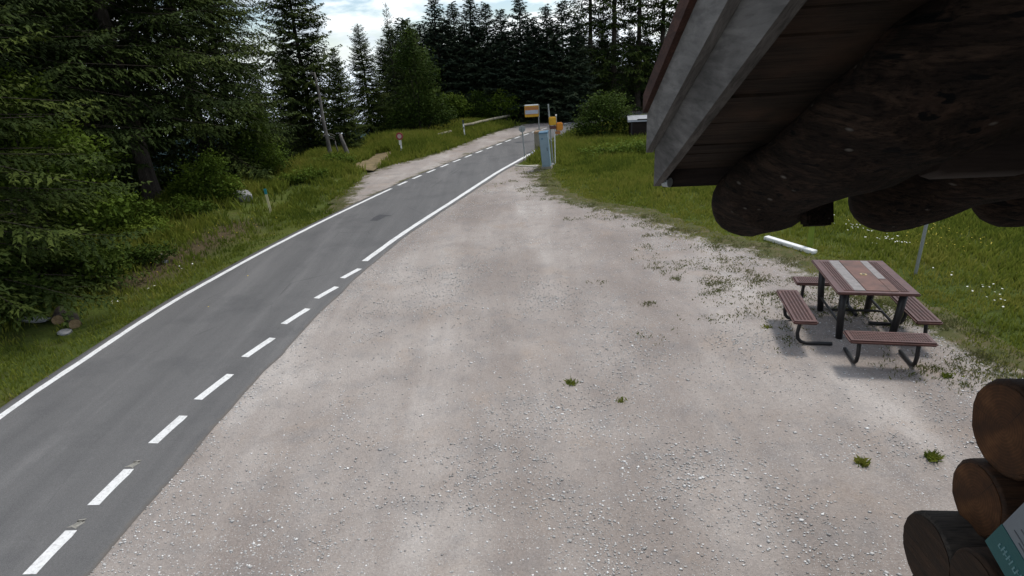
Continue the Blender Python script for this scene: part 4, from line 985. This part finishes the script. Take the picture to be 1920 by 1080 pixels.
# rafters: fat round logs under the soffit, with rounded tails
RR_ = .215
for i, u in enumerate([1.16, 1.98, 2.68, 3.5, 4.3, 5.1, 5.9, 6.7, 7.5, 8.3, 9.1]):
    off = .085 - RR_ / math.cos(math.atan(TP)); vt = 3.55; rr = random.Random(30 + i); pts, rad = [], []
    for (v, r_) in [(vt + .17, .09), (vt + .155, .15), (vt + .11, .19), (vt + .03, .208), (vt - .12, RR_)] + [(vt - .12 - k * .22, RR_ * ((.91 if k in (2, 3) else 1) + .05 * math.sin(k * 1.3 + i * 2) + .03 * math.sin(k * 2.9))) for k in range(1, 22)]:
        if v < RID: break
        pts.append(T_(u + rr.uniform(-.008, .008), v, zs(v, off))); rad.append(r_ * (1 + rr.uniform(-.025, .025)))
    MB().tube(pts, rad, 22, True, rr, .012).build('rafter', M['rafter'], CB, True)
MB().box(T_(1.30, 2.95, zs(2.95, -.345)), (.13, .10, .13), Matrix.Rotation(R(-20), 4, 'X'), bevel=.012).build('wooden_peg', M['rafter'], CB)
# wall plate whose sawn end shows between the rafters
mb = MB(); mb.tube([T_(1.46, 2.45, 4.34), T_(1.50, 2.45, 4.34), T_(5, 2.45, 4.34), T_(9.3, 2.45, 4.34)], [.15, .165, .17, .17], 8); mb.build('wall_plate', M['brown_box'], CB, True)
# front wall: courses of cross logs, their ends standing past the corner
def cross_log(v, z, r_, u0, mat, seed, u1=9.3, label=None):
    rr = random.Random(seed); pts = [T_(u0, v, z), T_(u0 + .015, v, z)] + [T_(u0 + .3 + k * 1.2, v + rr.uniform(-.01, .01), z) for k in range(int((u1 - u0) / 1.2))] + [T_(u1, v, z)]
    MB().tube(pts, [r_ * .93, r_] + [r_] * (len(pts) - 2), 20, True, rr, .02).build('wall_log', mat, CB, True, label)
    e_ = MB().tube([(-.004, 0, 0), (.006, 0, 0)], r_ * .90, 24, True, rr, .02).build('log_end', M['log_end'] if seed < 3 else (M['log_v'] if seed == 3 else mat), CB); e_.location = T_(u0, v, z)
zc = 2.87
cross_log(2.46, zc + .10, .235, 2.075, M['log_u'], 1, label='orange brown log end at the top of the corner stack')
cross_log(2.46, zc - .31, .19, 2.04, M['log_u'], 2)
cross_log(2.46, zc - .67, .215, 1.87, M['log_grey'], 3, label='longer weathered grey log end in the corner stack')
cross_log(2.46, zc - 1.0, .17, 1.95, M['log_v'], 4)
cross_log(2.10, zc - .50, .17, 1.84, M['log_v'], 14, 3.0, label='short dark log end just behind the poster')
for k in range(1, 7): cross_log(2.46, zc - 1.0 - .31 * k, .155, 2.0, M['log_v'], 4 + k)
for k in range(1, 5): cross_log(2.46, zc + .22 + .30 * k, .155, 2.40, M['log_v'], 20 + k)
for k in range(15): # side wall logs, running under the verge
    rr = random.Random(60 + k); z = .16 + .275 * k
    if z > zs(2.4) - .2: break
    MB().tube([T_(2.62, 2.3 - j * 1.0, z + rr.uniform(-.006, .006)) for j in range(9)], .15, 14, True, rr, .02).build('wall_log', M['log_v'], CB, True)
gb = MB()
gb.bm.faces.new([gb.bm.verts.new(T_(2.72, v_, z_)) for v_, z_ in ((2.3, 0), (2.3, zs(2.3) - .1), (RID, zs(RID) - .1), (2 * RID - 2.3, zs(2.3) - .1), (2 * RID - 2.3, 0))]); gb.build('gable_boards', M['log_v'], CB)
MB().box(T_(5.9, 2 * RID - 2.4, 1.9), (6.6, .2, 3.8)).build('back_wall', M['log_v'], CB)
MB().box(T_(9.2, RID, 1.9), (.2, 7.0, 3.8)).build('end_wall', M['log_v'], CB)

# notices fixed to the log ends
def notice(name, u, v, z, w, h, tilt, label, band):
    x, y = cw(u, v); o = empty(name, (x, y, z), -AZ, label, 'notice', 'notices on the log corner')
    Mx = Matrix.Rotation(tilt, 4, 'X') @ Matrix(((0, 0, -1, 0), (-1, 0, 0, 0), (0, 1, 0, 0), (0, 0, 0, 1)))   # sheet x -> towards the camera side, sheet y -> up, faces outwards
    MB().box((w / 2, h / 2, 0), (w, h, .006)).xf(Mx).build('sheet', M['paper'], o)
    if band:
        MB().box((w / 2, .075, .0045), (w * 1.002, .15, .004)).xf(Mx).build('teal_band', M['poster_teal'], o)
        mb = MB(); rr = random.Random(3); xx = .05
        while xx < w - .06:
            hh = rr.choice([.022, .022, .034]); mb.box((xx, .072 + (hh - .022) / 2, .0075), (.006, hh, .002)); 
            if rr.random() < .75: mb.box((xx + .008, .072 + rr.choice([-.008, 0, .008]), .0075), (.011, .005, .002))
            xx += rr.choice([.016, .02, .024])
        mb.xf(Mx).build('band_lettering', M['band_ink'], o)
        MB().box((w / 2 + .05, .30, .004), (w * .7, .16, .002)).xf(Mx).build('printed_picture', M['ink'], o)
    mb = MB(); rr = random.Random(8)
    for k in range(4): mb.box((.03 + w * .3, (.175 if band else .06) + k * .018, .0045), (w * rr.uniform(.35, .55), .005, .002))
    mb.xf(Mx).build('printed_lines', M['ink'], o)
    return o
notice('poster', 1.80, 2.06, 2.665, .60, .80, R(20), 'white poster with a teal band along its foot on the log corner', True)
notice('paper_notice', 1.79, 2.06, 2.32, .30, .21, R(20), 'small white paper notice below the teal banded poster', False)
